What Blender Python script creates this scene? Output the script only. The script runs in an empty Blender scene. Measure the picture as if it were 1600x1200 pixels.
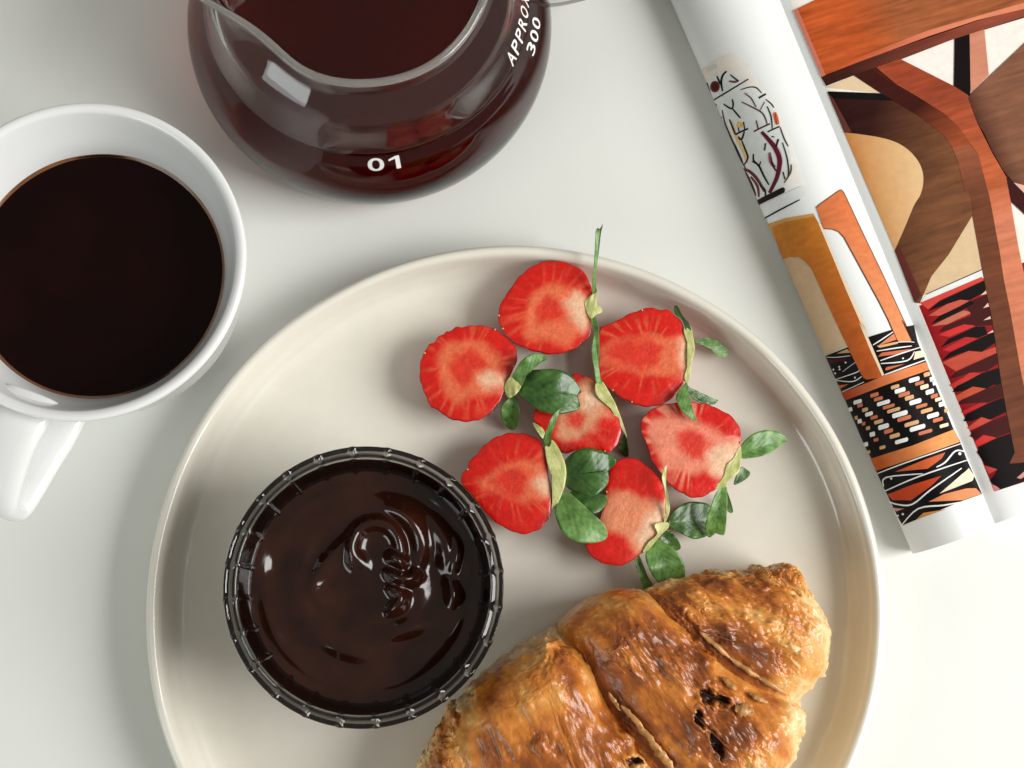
import bpy, math, random
import numpy as np
from mathutils import Vector, Matrix
from mathutils.geometry import tessellate_polygon

# ------------------------------------------------------------------ scene, camera, light
scene = bpy.context.scene
U = 0.01                                   # modelling is done in centimetres
CAM_H = 51.8                               # camera height over the table, cm
FOCAL = 2150.0                             # focal length in photo pixels (1600 wide)
NADIR = (735.0, 960.0)                     # photo point straight below the camera
_n = math.sqrt((NADIR[0] - 800) ** 2 + (NADIR[1] - 600) ** 2 + FOCAL ** 2)
RX = math.atan((NADIR[1] - 600) / FOCAL)
RY = math.asin((NADIR[0] - 800) / _n)
cam_data = bpy.data.cameras.new('camera')
cam_data.sensor_width = 36.0
cam_data.lens = FOCAL / 1600 * 36.0
cam_data.clip_start = 0.01
cam_data.clip_end = 50.0
cam = bpy.data.objects.new('camera', cam_data)
scene.collection.objects.link(cam)
cam.location = (0, 0, CAM_H * U)
cam.rotation_euler = (RX, RY, 0)
scene.camera = cam

world = bpy.data.worlds.new('World')
scene.world = world
world.use_nodes = True
wbg = world.node_tree.nodes['Background']
wbg.inputs['Color'].default_value = (1.0, 0.955, 0.865, 1)
wbg.inputs['Strength'].default_value = 0.26


def area_light(name, loc, target, sx, sy, power, color):
    ld = bpy.data.lights.new(name, 'AREA')
    ld.shape = 'RECTANGLE'
    ld.size, ld.size_y = sx, sy
    ld.energy = power
    ld.color = color
    ob = bpy.data.objects.new(name, ld)
    scene.collection.objects.link(ob)
    ob.location = loc
    d = Vector(target) - Vector(loc)
    ob.rotation_euler = d.to_track_quat('-Z', 'Y').to_euler()
    return ob


# the window the table stands beside (to the right), and a fainter one across the room
area_light('window_light', (1.32, -0.12, 1.00), (0.05, 0.06, 0.0), 0.95, 0.95, 33.0, (1.0, 0.995, 0.97))
area_light('far_window_light', (-1.0, -0.58, 0.52), (-0.05, 0.15, 0.0), 0.62, 0.45, 3.8, (0.92, 1.0, 0.975))

scene.view_settings.view_transform = 'Standard'
scene.view_settings.look = 'None'
scene.view_settings.exposure = 0.04
scene.view_settings.gamma = 1.0
scene.cycles.use_denoising = True
scene.cycles.max_bounces = 16
scene.cycles.transmission_bounces = 12
scene.cycles.glossy_bounces = 6
scene.cycles.sample_clamp_indirect = 4.0

# ------------------------------------------------------------------ geometry helpers
_Rm = (Matrix.Rotation(RY, 3, 'Y') @ Matrix.Rotation(RX, 3, 'X'))


def ray(px, py):
    return _Rm @ Vector((px - 800.0, 600.0 - py, -FOCAL))


def at(px, py, z):
    """world point (cm) at height z seen at photo pixel (px, py)"""
    d = ray(px, py)
    t = (z - CAM_H) / d.z
    return Vector((d.x * t, d.y * t, z))


def zm(s, ox, oy):
    """reader for coordinates noted down on an enlarged crop"""
    return lambda pts: [(ox + x / s, oy + y / s) for x, y in pts]


def srgb(r, g, b):
    def f(c):
        c = c / 255.0
        return c / 12.92 if c <= 0.04045 else ((c + 0.055) / 1.055) ** 2.4
    return (f(r), f(g), f(b))


ORG = {}


def put(name, verts, faces, mat, parent=None, org=None, smooth=True, colors=None, uvs=None, attrs=None):
    v = np.array(verts, dtype=float).reshape(-1, 3)
    if org is None:
        org = (v[:, 0].mean(), v[:, 1].mean(), v[:, 2].min())
    org = np.array(org, float)
    me = bpy.data.meshes.new(name)
    me.from_pydata(((v - org) * U).tolist(), [], [tuple(int(i) for i in f) for f in faces])
    if smooth:
        me.polygons.foreach_set('use_smooth', [True] * len(me.polygons))
    if colors is not None:
        ca = me.color_attributes.new('Col', 'FLOAT_COLOR', 'POINT')
        c = np.ones((len(v), 4))
        cc = np.asarray(colors, float)
        c[:, :cc.shape[1]] = cc
        ca.data.foreach_set('color', c.ravel())
    if attrs:
        for k, a in attrs.items():
            fa = me.attributes.new(k, 'FLOAT', 'POINT')
            fa.data.foreach_set('value', np.asarray(a, float))
    if uvs is not None:
        uvl = me.uv_layers.new(name='UVMap')
        idx = np.zeros(len(me.loops), dtype=np.int32)
        me.loops.foreach_get('vertex_index', idx)
        uvl.data.foreach_set('uv', np.asarray(uvs, float)[idx].ravel())
    me.materials.append(mat)
    me.update()
    ob = bpy.data.objects.new(name, me)
    scene.collection.objects.link(ob)
    ORG[ob] = org
    if parent is not None:
        ob.parent = parent
        ob.location = tuple((org - ORG[parent]) * U)
    else:
        ob.location = tuple(org * U)
    return ob


def thing(name, org, label, cat, group=None):
    ob = bpy.data.objects.new(name, None)
    ob.empty_display_size = 0.02
    scene.collection.objects.link(ob)
    ORG[ob] = np.array(org, float)
    ob.location = tuple(ORG[ob] * U)
    return tag(ob, label, cat, group)


def tag(ob, label, cat, group=None):
    ob['label'] = label
    ob['category'] = cat
    if group:
        ob['group'] = group
    return ob


def catmull(pts, n, closed=False):
    P = np.array(pts, float)
    k = len(P)
    out = []
    segs = k if closed else k - 1
    for i in range(segs):
        if closed:
            a, b, c, d = P[(i - 1) % k], P[i], P[(i + 1) % k], P[(i + 2) % k]
        else:
            a, b, c, d = P[max(i - 1, 0)], P[i], P[i + 1], P[min(i + 2, k - 1)]
        for j in range(n):
            t = j / n
            out.append(0.5 * ((2 * b) + (-a + c) * t + (2 * a - 5 * b + 4 * c - d) * t * t + (-a + 3 * b - 3 * c + d) * t ** 3))
    if not closed:
        out.append(P[-1])
    return np.array(out)


def resample(P, n, closed=True):
    P = np.asarray(P, float)
    Q = np.vstack([P, P[:1]]) if closed else P
    d = np.r_[0, np.cumsum(np.linalg.norm(np.diff(Q, axis=0), axis=1))]
    s = np.linspace(0, d[-1], n, endpoint=not closed)
    return np.stack([np.interp(s, d, Q[:, i]) for i in range(Q.shape[1])], 1)


def lathe(profile, n, center, rmod=None):
    """revolve a (r, z) profile; points on the axis become poles"""
    verts, rows = [], []
    cx, cy = center
    th = np.arange(n) * 2 * math.pi / n
    for i, (r, z) in enumerate(profile):
        if r < 1e-6:
            rows.append([len(verts)])
            verts.append((cx, cy, z))
            continue
        rr = np.full(n, r)
        zz = np.full(n, z)
        if rmod is not None:
            rr, zz = rmod(i, r, z, th)
        rows.append(list(range(len(verts), len(verts) + n)))
        verts.extend(zip(cx + rr * np.cos(th), cy + rr * np.sin(th), zz))
    faces = []
    for a, b in zip(rows[:-1], rows[1:]):
        for j in range(n):
            k = (j + 1) % n
            if len(a) == 1 and len(b) == 1:
                continue
            if len(a) == 1:
                faces.append((a[0], b[k], b[j]))
            elif len(b) == 1:
                faces.append((a[j], a[k], b[0]))
            else:
                faces.append((a[j], a[k], b[k], b[j]))
    return verts, faces


_tab = np.random.RandomState(7).rand(65536)


def vnoise(P, seed=0):
    P = np.asarray(P, float)
    i = np.floor(P).astype(np.int64)
    f = P - i
    f = f * f * (3 - 2 * f)
    r = 0
    for dx in (0, 1):
        for dy in (0, 1):
            for dz in (0, 1):
                h = (i[:, 0] + dx) * 73856093 ^ (i[:, 1] + dy) * 19349663 ^ (i[:, 2] + dz) * 83492791 ^ (seed * 2654435)
                w = (f[:, 0] if dx else 1 - f[:, 0]) * (f[:, 1] if dy else 1 - f[:, 1]) * (f[:, 2] if dz else 1 - f[:, 2])
                r = r + w * _tab[h & 65535]
    return r


def fbm(P, seed=0, oct=4, gain=0.5):
    P = np.asarray(P, float)
    a, s, t = 1.0, 0, 0
    for o in range(oct):
        s = s + a * vnoise(P * 2 ** o + 13.7 * o, seed + o)
        t += a
        a *= gain
    return s / t


def sstep(a, b, x):
    t = np.clip((x - a) / (b - a), 0, 1)
    return t * t * (3 - 2 * t)


def poly_sd(P, poly):
    """signed distance (negative inside) from points P to a 2-D polygon"""
    P = np.asarray(P, float)
    Q = np.asarray(poly, float)
    d = np.full(len(P), 1e9)
    inside = np.zeros(len(P), bool)
    for a, b in zip(Q, np.roll(Q, -1, 0)):
        ab = b - a
        t = np.clip(((P - a) @ ab) / (ab @ ab + 1e-12), 0, 1)
        d = np.minimum(d, np.linalg.norm(P - a - t[:, None] * ab, axis=1))
        c = (a[1] > P[:, 1]) != (b[1] > P[:, 1])
        with np.errstate(divide='ignore', invalid='ignore'):
            xx = (b[0] - a[0]) * (P[:, 1] - a[1]) / (b[1] - a[1] + 1e-12) + a[0]
        inside ^= c & (P[:, 0] < xx)
    return np.where(inside, -d, d)


def line_d(P, pts):
    d = np.full(len(P), 1e9)
    tt = np.zeros(len(P))
    Q = np.asarray(pts, float)
    for i, (a, b) in enumerate(zip(Q[:-1], Q[1:])):
        ab = b - a
        t = np.clip(((P - a) @ ab) / (ab @ ab + 1e-12), 0, 1)
        dd = np.linalg.norm(P - a - t[:, None] * ab, axis=1)
        m = dd < d
        d[m] = dd[m]
        tt[m] = (i + t[m]) / (len(Q) - 1)
    return d, tt


def project(P):
    """photo pixels of world points (cm)"""
    M = np.array(_Rm)
    q = (np.asarray(P, float) - np.array([0, 0, CAM_H])) @ M
    return np.stack([800 + FOCAL * q[:, 0] / -q[:, 2], 600 - FOCAL * q[:, 1] / -q[:, 2]], 1)


# ------------------------------------------------------------------ materials
def material(name):
    m = bpy.data.materials.new(name)
    m.use_nodes = True
    nt = m.node_tree
    return m, nt, nt.nodes['Principled BSDF']


def node(nt, typ, **kw):
    n = nt.nodes.new(typ)
    for k, v in kw.items():
        if k in n.inputs:
            n.inputs[k].default_value = v
        else:
            setattr(n, k, v)
    return n


def noise_tex(nt, scale, detail=4, rough=0.55, coord='Object', stretch=None):
    tc = node(nt, 'ShaderNodeTexCoord')
    out = tc.outputs[coord]
    if stretch:
        mp = node(nt, 'ShaderNodeMapping')
        mp.inputs['Scale'].default_value = stretch
        nt.links.new(out, mp.inputs['Vector'])
        out = mp.outputs['Vector']
    nz = node(nt, 'ShaderNodeTexNoise')
    nz.inputs['Scale'].default_value = scale
    nz.inputs['Detail'].default_value = detail
    nz.inputs['Roughness'].default_value = rough
    nt.links.new(out, nz.inputs['Vector'])
    return nz.outputs['Fac']


def ramp(nt, fac, stops):
    r = node(nt, 'ShaderNodeValToRGB')
    el = r.color_ramp.elements
    while len(el) < len(stops):
        el.new(0.5)
    for e, (p, c) in zip(el, stops):
        e.position = p
        e.color = (*c, 1)
    nt.links.new(fac, r.inputs['Fac'])
    return r.outputs['Color']


def bump(nt, bsdf, height, strength, dist):
    b = node(nt, 'ShaderNodeBump')
    b.inputs['Strength'].default_value = strength
    b.inputs['Distance'].default_value = dist
    nt.links.new(height, b.inputs['Height'])
    nt.links.new(b.outputs['Normal'], bsdf.inputs['Normal'])


def simple(name, color, rough, spec=0.5, var=0.05, nscale=60, bmp=0.0, coat=0.0, bscale=250):
    m, nt, b = material(name)
    lo = tuple(c * (1 - var) for c in color)
    hi = tuple(min(1, c * (1 + var)) for c in color)
    col = ramp(nt, noise_tex(nt, nscale), [(0.3, lo), (0.7, hi)])
    nt.links.new(col, b.inputs['Base Color'])
    b.inputs['Roughness'].default_value = rough
    b.inputs['Specular IOR Level'].default_value = spec
    b.inputs['Coat Weight'].default_value = coat
    b.inputs['Coat Roughness'].default_value = 0.06
    if bmp:
        bump(nt, b, noise_tex(nt, bscale, 6), bmp, 0.0006)
    return m


M_table = simple('white_table_lacquer', (0.80, 0.812, 0.775), 0.34, var=0.02, nscale=9, bmp=0.03, bscale=900)
M_plate = simple('beige_stoneware_glaze', (0.79, 0.757, 0.662), 0.30, var=0.018, nscale=160, bmp=0.05, bscale=120, coat=1.0)
M_mug = simple('white_porcelain', (0.82, 0.825, 0.825), 0.16, var=0.012, nscale=20, coat=0.3)
M_paper = simple('white_magazine_paper', (0.80, 0.81, 0.80), 0.42, var=0.012, nscale=40, bmp=0.03, bscale=700)


def glass_mat(name, color, ior=1.47):
    m, nt, b = material(name)
    col = ramp(nt, noise_tex(nt, 30), [(0.3, tuple(c * 0.98 for c in color)), (0.7, color)])
    nt.links.new(col, b.inputs['Base Color'])
    b.inputs['Roughness'].default_value = 0.0
    b.inputs['IOR'].default_value = ior
    b.inputs['Transmission Weight'].default_value = 1.0
    bump(nt, b, noise_tex(nt, 70, 2), 0.06, 0.0008)
    return m


M_glass = glass_mat('clear_carafe_glass', (0.98, 0.98, 0.97))
M_lip = glass_mat('light_tinted_lip_glass', (0.93, 0.88, 0.82))  # pale, part-opaque colour imitates light caught in the clear lip
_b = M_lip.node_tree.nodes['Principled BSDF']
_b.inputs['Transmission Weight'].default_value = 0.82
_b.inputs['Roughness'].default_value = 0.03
M_bowl = glass_mat('refraction_tinted_bowl_glass', (0.44, 0.42, 0.41), 1.5)  # dark tint imitates chocolate refracted through clear glass

M_brew, nt, b = material('brewed_coffee_in_glass')
b.inputs['Base Color'].default_value = (1, 1, 1, 1)
b.inputs['Roughness'].default_value = 0.0
b.inputs['IOR'].default_value = 1.0005
b.inputs['Transmission Weight'].default_value = 1.0
va = node(nt, 'ShaderNodeVolumeAbsorption')
va.inputs['Color'].default_value = (0.80, 0.03, 0.025, 1)
va.inputs['Density'].default_value = 132.0
nt.links.new(va.outputs['Volume'], nt.nodes['Material Output'].inputs['Volume'])

M_cupcoffee, nt, b = material('black_coffee')
nt.links.new(ramp(nt, noise_tex(nt, 25), [(0.3, (0.006, 0.0016, 0.0016)), (0.75, (0.013, 0.0026, 0.0024))]), b.inputs['Base Color'])
b.inputs['Roughness'].default_value = 0.12
b.inputs['Specular IOR Level'].default_value = 0.12

M_choc, nt, b = material('glossy_chocolate_spread')
nt.links.new(ramp(nt, noise_tex(nt, 55), [(0.3, (0.012, 0.0027, 0.0013)), (0.75, (0.038, 0.0090, 0.0036))]), b.inputs['Base Color'])
b.inputs['Roughness'].default_value = 0.13
b.inputs['Specular IOR Level'].default_value = 0.5
bump(nt, b, noise_tex(nt, 140, 3), 0.10, 0.001)

M_white_ink = simple('white_glass_print', (0.85, 0.85, 0.83), 0.5, var=0.02)


def attr_mat(name, rough, spec=0.5, coat=0.0, grain=False, bscale=0, bstr=0.0, bdist=0.0005, sss=0.0, varscale=120, var=0.12):
    m, nt, b = material(name)
    a = node(nt, 'ShaderNodeAttribute', attribute_name='Col')
    nz = noise_tex(nt, varscale, 5, 0.6)
    mr = node(nt, 'ShaderNodeMapRange')
    mr.inputs['From Min'].default_value = 0.25
    mr.inputs['From Max'].default_value = 0.75
    mr.inputs['To Min'].default_value = 1 - var
    mr.inputs['To Max'].default_value = 1 + var
    nt.links.new(nz, mr.inputs['Value'])
    fac = mr.outputs['Result']
    if grain:
        g = node(nt, 'ShaderNodeAttribute', attribute_name='grain')
        tcg = node(nt, 'ShaderNodeTexCoord')
        rotm = node(nt, 'ShaderNodeMapping')
        rotm.inputs['Rotation'].default_value = (0, 0, math.radians(-18))
        nt.links.new(tcg.outputs['Object'], rotm.inputs['Vector'])
        scm = node(nt, 'ShaderNodeMapping')
        scm.inputs['Scale'].default_value = (0.10, 1.0, 1.0)
        nt.links.new(rotm.outputs['Vector'], scm.inputs['Vector'])
        gnz = node(nt, 'ShaderNodeTexNoise')
        gnz.inputs['Scale'].default_value = 520
        gnz.inputs['Detail'].default_value = 5
        nt.links.new(scm.outputs['Vector'], gnz.inputs['Vector'])
        gn2 = node(nt, 'ShaderNodeTexNoise')
        gn2.inputs['Scale'].default_value = 95
        gn2.inputs['Detail'].default_value = 3
        scm2 = node(nt, 'ShaderNodeMapping')
        scm2.inputs['Scale'].default_value = (0.28, 1.0, 1.0)
        nt.links.new(rotm.outputs['Vector'], scm2.inputs['Vector'])
        nt.links.new(scm2.outputs['Vector'], gn2.inputs['Vector'])
        gmx = node(nt, 'ShaderNodeMath', operation='MULTIPLY_ADD')
        nt.links.new(gn2.outputs['Fac'], gmx.inputs[0])
        gmx.inputs[1].default_value = 0.6
        sb2 = node(nt, 'ShaderNodeMath', operation='SUBTRACT')
        nt.links.new(gnz.outputs['Fac'], sb2.inputs[0])
        sb2.inputs[1].default_value = 0.30
        nt.links.new(sb2.outputs[0], gmx.inputs[2])
        gn = gmx.outputs[0]
        s = node(nt, 'ShaderNodeMath', operation='SUBTRACT')
        nt.links.new(gn, s.inputs[0])
        s.inputs[1].default_value = 0.5
        mu = node(nt, 'ShaderNodeMath', operation='MULTIPLY')
        nt.links.new(s.outputs[0], mu.inputs[0])
        nt.links.new(g.outputs['Fac'], mu.inputs[1])
        ad = node(nt, 'ShaderNodeMath', operation='ADD')
        nt.links.new(fac, ad.inputs[0])
        nt.links.new(mu.outputs[0], ad.inputs[1])
        fac = ad.outputs[0]
    vm = node(nt, 'ShaderNodeVectorMath', operation='SCALE')
    nt.links.new(a.outputs['Color'], vm.inputs[0])
    nt.links.new(fac, vm.inputs['Scale'])
    nt.links.new(vm.outputs['Vector'], b.inputs['Base Color'])
    b.inputs['Roughness'].default_value = rough
    b.inputs['Specular IOR Level'].default_value = spec
    b.inputs['Coat Weight'].default_value = coat
    b.inputs['Coat Roughness'].default_value = 0.12
    if sss:
        b.inputs['Subsurface Weight'].default_value = sss
        b.inputs['Subsurface Radius'].default_value = (0.004, 0.0012, 0.0006)
        b.inputs['Subsurface Scale'].default_value = 0.5
    if bstr:
        bump(nt, b, noise_tex(nt, bscale, 5, 0.6), bstr, bdist)
    return m


M_print = attr_mat('magazine_print_ink', 0.5, 0.10, grain=True, varscale=300, var=0.07)
M_berry = attr_mat('strawberry_flesh', 0.30, 0.4, coat=0.45, bscale=420, bstr=0.5, bdist=0.0004, sss=0.12, varscale=420, var=0.16)
M_pastry = attr_mat('baked_croissant_crust', 0.30, 0.45, coat=0.15, bscale=230, bstr=0.42, bdist=0.0009, sss=0.05, varscale=240, var=0.22)


def leaf_mat(name, c1, c2, rough=0.38):
    m, nt, b = material(name)
    uv = node(nt, 'ShaderNodeUVMap')
    sep = node(nt, 'ShaderNodeSeparateXYZ')
    nt.links.new(uv.outputs['UV'], sep.inputs['Vector'])
    # side veins: stripes slanting away from the midrib
    ab = node(nt, 'ShaderNodeMath', operation='ABSOLUTE')
    nt.links.new(sep.outputs['Y'], ab.inputs[0])
    m1 = node(nt, 'ShaderNodeMath', operation='MULTIPLY')
    m1.inputs[1].default_value = 0.55
    nt.links.new(ab.outputs[0], m1.inputs[0])
    sb = node(nt, 'ShaderNodeMath', operation='SUBTRACT')
    nt.links.new(sep.outputs['X'], sb.inputs[0])
    nt.links.new(m1.outputs[0], sb.inputs[1])
    m2 = node(nt, 'ShaderNodeMath', operation='MULTIPLY')
    m2.inputs[1].default_value = 40.0
    nt.links.new(sb.outputs[0], m2.inputs[0])
    sn = node(nt, 'ShaderNodeMath', operation='SINE')
    nt.links.new(m2.outputs[0], sn.inputs[0])
    nz = noise_tex(nt, 260, 4)
    mix = node(nt, 'ShaderNodeMath', operation='MULTIPLY_ADD')
    nt.links.new(sn.outputs[0], mix.inputs[0])
    mix.inputs[1].default_value = 0.035
    nt.links.new(nz, mix.inputs[2])
    col = ramp(nt, mix.outputs[0], [(0.28, c1), (0.72, c2)])
    nt.links.new(col, b.inputs['Base Color'])
    b.inputs['Roughness'].default_value = rough
    b.inputs['Subsurface Weight'].default_value = 0.06
    b.inputs['Subsurface Scale'].default_value = 0.001
    bump(nt, b, mix.outputs[0], 0.45, 0.0006)
    return m


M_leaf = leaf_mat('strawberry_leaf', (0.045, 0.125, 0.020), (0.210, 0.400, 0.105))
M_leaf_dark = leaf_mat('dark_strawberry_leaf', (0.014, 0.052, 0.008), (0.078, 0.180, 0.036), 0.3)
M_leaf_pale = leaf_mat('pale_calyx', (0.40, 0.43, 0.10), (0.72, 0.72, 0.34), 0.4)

# ------------------------------------------------------------------ table
S = 150
tv, tf = [], []
g = 12
for i in range(g + 1):
    for j in range(g + 1):
        tv.append((-S + 2 * S * i / g, -S + 2 * S * j / g, 0))
for i in range(g):
    for j in range(g):
        a = i * (g + 1) + j
        tf.append((a, a + g + 1, a + g + 2, a + 1))
n0 = len(tv)
tv += [(-S, -S, -3), (S, -S, -3), (S, S, -3), (-S, S, -3)]
tf.append((n0, n0 + 3, n0 + 2, n0 + 1))
table = put('table_top', tv, tf, M_table, org=(0, 0, 0), smooth=False)
table['kind'] = 'structure'

# ------------------------------------------------------------------ plate
PC = (1.68, 0.41)
FLOOR = 0.55
prof = [(0, 0.55), (6, 0.55), (11.2, 0.55), (11.8, 0.57), (12.2, 0.64), (12.44, 0.80), (12.58, 1.05), (12.66, 1.40), (12.71, 1.75),
        (12.76, 1.98), (12.84, 2.12), (12.95, 2.18), (13.07, 2.16), (13.17, 2.06), (13.22, 1.88), (13.22, 1.5), (13.12, 1.0),
        (12.8, 0.5), (12.2, 0.2), (11.4, 0.06), (10.2, 0.0), (9.6, 0.0), (9.3, 0.12), (5, 0.15), (0, 0.15)]


def plate_mod(i, r, z, th):
    w = 0.02 * np.sin(3 * th + 0.6) + 0.012 * np.sin(7 * th + 2.0) + 0.006 * np.sin(17 * th)
    k = 1.0 if r > 11.5 else 0.0
    zz = z + (0.02 * np.sin(2 * th + 1.1) + 0.008 * np.sin(9 * th)) * (1 if z > 1.3 else 0)
    return r + w * k, zz


v, f = lathe(prof, 256, PC, plate_mod)
tag(put('plate', v, f, M_plate, org=(PC[0], PC[1], 0)), 'round beige stoneware plate with upright rim holding croissant and strawberries', 'plate')

# ------------------------------------------------------------------ mug
MC = (-12.93, 11.6)
mug = thing('coffee_mug', (MC[0], MC[1], 0), 'white porcelain coffee mug with strap handle, filled with black coffee', 'mug')
prof = catmull([(0, 0.02), (2.6, 0.02), (3.2, 0.05), (3.55, 0.35), (4.1, 1.4), (4.6, 3.0), (4.98, 4.8), (5.28, 6.4), (5.40, 6.95), (5.43, 7.12),
                (5.38, 7.24), (5.26, 7.27), (5.12, 7.20), (5.02, 7.0), (4.80, 6.4), (4.36, 5.1), (4.05, 3.2), (3.5, 1.5), (2.6, 0.7), (0, 0.6)], 4)
prof[0][0] = prof[-1][0] = 0
v, f = lathe([tuple(p) for p in prof], 128, MC)
put('mug_body', v, f, M_mug, mug, org=(MC[0], MC[1], 0))
# strap handle: a loop in a vertical plane, swept with a rounded flat section
hd = at(8, 800, 5.0)
ang = math.atan2(hd.y - MC[1], hd.x - MC[0]) - 0.035
hx, hy = math.cos(ang), math.sin(ang)
reach = math.hypot(hd.x - MC[0], hd.y - MC[1])
path = catmull([(4.75, 6.15), (5.6, 6.45), (6.7, 6.35), (reach - 0.45, 5.6), (reach - 0.10, 4.6), (reach - 0.45, 4.1), (6.4, 3.6), (5.4, 3.3), (4.55, 3.2)], 8)
hv, hf = [], []
ns = 20
for i, (r, z) in enumerate(path):
    a, c = path[max(i - 1, 0)], path[min(i + 1, len(path) - 1)]
    t = (c - a) / np.linalg.norm(c - a)
    nr, nz_ = -t[1], t[0]
    q = i / (len(path) - 1)
    wd = 1.04 - 0.22 * math.sin(math.pi * min(q * 1.25, 1.0)) * 1.0
    th_ = 0.36
    for k in range(ns):
        ph = 2 * math.pi * k / ns
        cw = math.copysign(abs(math.cos(ph)) ** 0.7, math.cos(ph)) * wd
        ct = math.copysign(abs(math.sin(ph)) ** 0.8, math.sin(ph)) * th_
        rr, zz = r + nr * ct, z + nz_ * ct
        hv.append((MC[0] + hx * rr - hy * cw, MC[1] + hy * rr + hx * cw, zz))
for i in range(len(path) - 1):
    for k in range(ns):
        a, b2 = i * ns + k, i * ns + (k + 1) % ns
        hf.append((a, b2, b2 + ns, a + ns))
hf.append(tuple(range(ns))[::-1])
hf.append(tuple(range(len(hv) - ns, len(hv))))
put('handle', hv, hf, M_mug, mug)
# coffee
prof = [(0, 4.98), (2.2, 4.98), (4.0, 4.985), (4.24, 5.0), (4.345, 5.04), (4.36, 4.95), (4.25, 4.2), (4.05, 3.0), (3.4, 1.4), (2.5, 0.72), (0, 0.65)]
v, f = lathe(prof, 128, MC)
cup_coffee = tag(put('coffee', v, f, M_cupcoffee, org=(MC[0], MC[1], 0.65)), 'black coffee filling the white porcelain mug', 'coffee')

M_film = simple('thin_coffee_film', (0.16, 0.065, 0.025), 0.25, var=0.35, nscale=60)
v, f = lathe([(4.26, 5.012), (4.31, 5.045), (4.36, 5.10), (4.40, 5.12), (4.40, 5.06), (4.33, 5.0), (4.26, 5.0)], 128, MC,
             lambda i, r, z, th: (r + 0.008 * np.sin(5 * th), z + (0.02 * np.sin(2 * th + 1) + 0.012 * np.sin(7 * th)) * (1 if 1 <= i <= 3 else 0)))
put('coffee_film', v, f, M_film, cup_coffee)

# ------------------------------------------------------------------ carafe
CC = (-3.90, 22.1)
carafe = thing('glass_carafe', (CC[0], CC[1], 0), 'round clear glass carafe with pouring lip and white printed numbers', 'carafe')
outer = catmull([(5.7, 0.0), (6.3, 0.25), (6.72, 1.1), (6.89, 2.2), (6.75, 3.2), (6.38, 4.0), (6.12, 4.36), (5.92, 4.62), (5.72, 5.02), (5.50, 5.55), (5.36, 5.82), (5.16, 6.06), (4.84, 6.38),
                 (4.56, 6.70), (4.44, 6.98), (4.44, 7.2), (4.52, 7.5)], 5)
off = 0.22
LEVEL = 4.35                                # the liquid wets the wall below this height
tn = np.gradient(outer, axis=0)
tn /= np.linalg.norm(tn, axis=1)[:, None]
inner = outer - np.stack([tn[:, 1], -tn[:, 0]], 1) * off
prof = [(0, 0.05), (4.5, 0.05)] + [tuple(p) for p in outer] + [(4.53, 7.56), (4.46, 7.58), (4.38, 7.55)] + [tuple(p) for p in inner[::-1] if p[1] > LEVEL + 0.08] + [(np.interp(LEVEL, inner[:, 1], inner[:, 0]) - 0.02, LEVEL + 0.05), (np.interp(LEVEL, inner[:, 1], inner[:, 0]) - 0.14, LEVEL), (3, LEVEL), (0, LEVEL)]


def spout_mod(i, r, z, th):
    d = (th - math.radians(186) + math.pi) % (2 * math.pi) - math.pi
    k = float(sstep(5.9, 7.6, z)) * (1 if r < 5.2 else 0)
    pull = 1.55 * np.exp(-(d / math.radians(17)) ** 2) - 0.25 * (np.exp(-((np.abs(d) - math.radians(42)) / math.radians(17)) ** 2))
    lift = 0.25 * np.exp(-(d / math.radians(20)) ** 2)
    wob = 0.03 * np.sin(5 * th) if z > 7.3 else 0
    return r + pull * k + wob * k, z + lift * k


v, f = lathe(prof, 192, CC, spout_mod)
put('glass_body', v, f, M_glass, carafe, org=(CC[0], CC[1], 0))
# lip of clear glass, paled to imitate the light it catches
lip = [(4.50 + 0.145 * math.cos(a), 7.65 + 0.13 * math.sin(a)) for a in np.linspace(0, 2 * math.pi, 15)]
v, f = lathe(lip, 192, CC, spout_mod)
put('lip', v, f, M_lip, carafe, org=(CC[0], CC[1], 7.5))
# glass handle on the right-hand side
ha = math.radians(13)
path = catmull([(6.55, 1.9), (7.6, 1.7), (8.9, 2.0), (9.7, 3.2), (9.5, 4.8), (8.2, 5.9), (6.6, 6.0), (5.35, 5.75)], 8)
hv, hf = [], []
ns = 16
for i, (r, z) in enumerate(path):
    a, c = path[max(i - 1, 0)], path[min(i + 1, len(path) - 1)]
    t = (c - a) / np.linalg.norm(c - a)
    for k in range(ns):
        ph = 2 * math.pi * k / ns
        rr, zz = r - t[1] * 0.36 * math.sin(ph), z + t[0] * 0.36 * math.sin(ph)
        w = 0.5 * math.cos(ph)
        hv.append((CC[0] + math.cos(ha) * rr - math.sin(ha) * w, CC[1] + math.sin(ha) * rr + math.cos(ha) * w, zz))
for i in range(len(path) - 1):
    for k in range(ns):
        a, b2 = i * ns + k, i * ns + (k + 1) % ns
        hf.append((a, b2, b2 + ns, a + ns))
hf.append(tuple(range(ns))[::-1])
hf.append(tuple(range(len(hv) - ns, len(hv))))
put('handle', hv, hf, M_glass, carafe)
# coffee inside: follows the inner wall, a hair into the glass
inn = [(r + 0.08, z) for r, z in inner if 0.45 < z < LEVEL]
prof = [(0, 0.30), (4.5, 0.30), (5.75, 0.42)] + inn + [(inn[-1][0] - 0.20, LEVEL + 0.015), (3, LEVEL + 0.015), (0, LEVEL + 0.015)]
v, f = lathe(prof, 160, CC)
tag(put('brewed_coffee', v, f, M_brew, org=(CC[0], CC[1], 0.3)), 'dark red brewed coffee inside the glass carafe', 'coffee')

arc = np.r_[0, np.cumsum(np.linalg.norm(np.diff(outer, axis=0), axis=1))]


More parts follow.
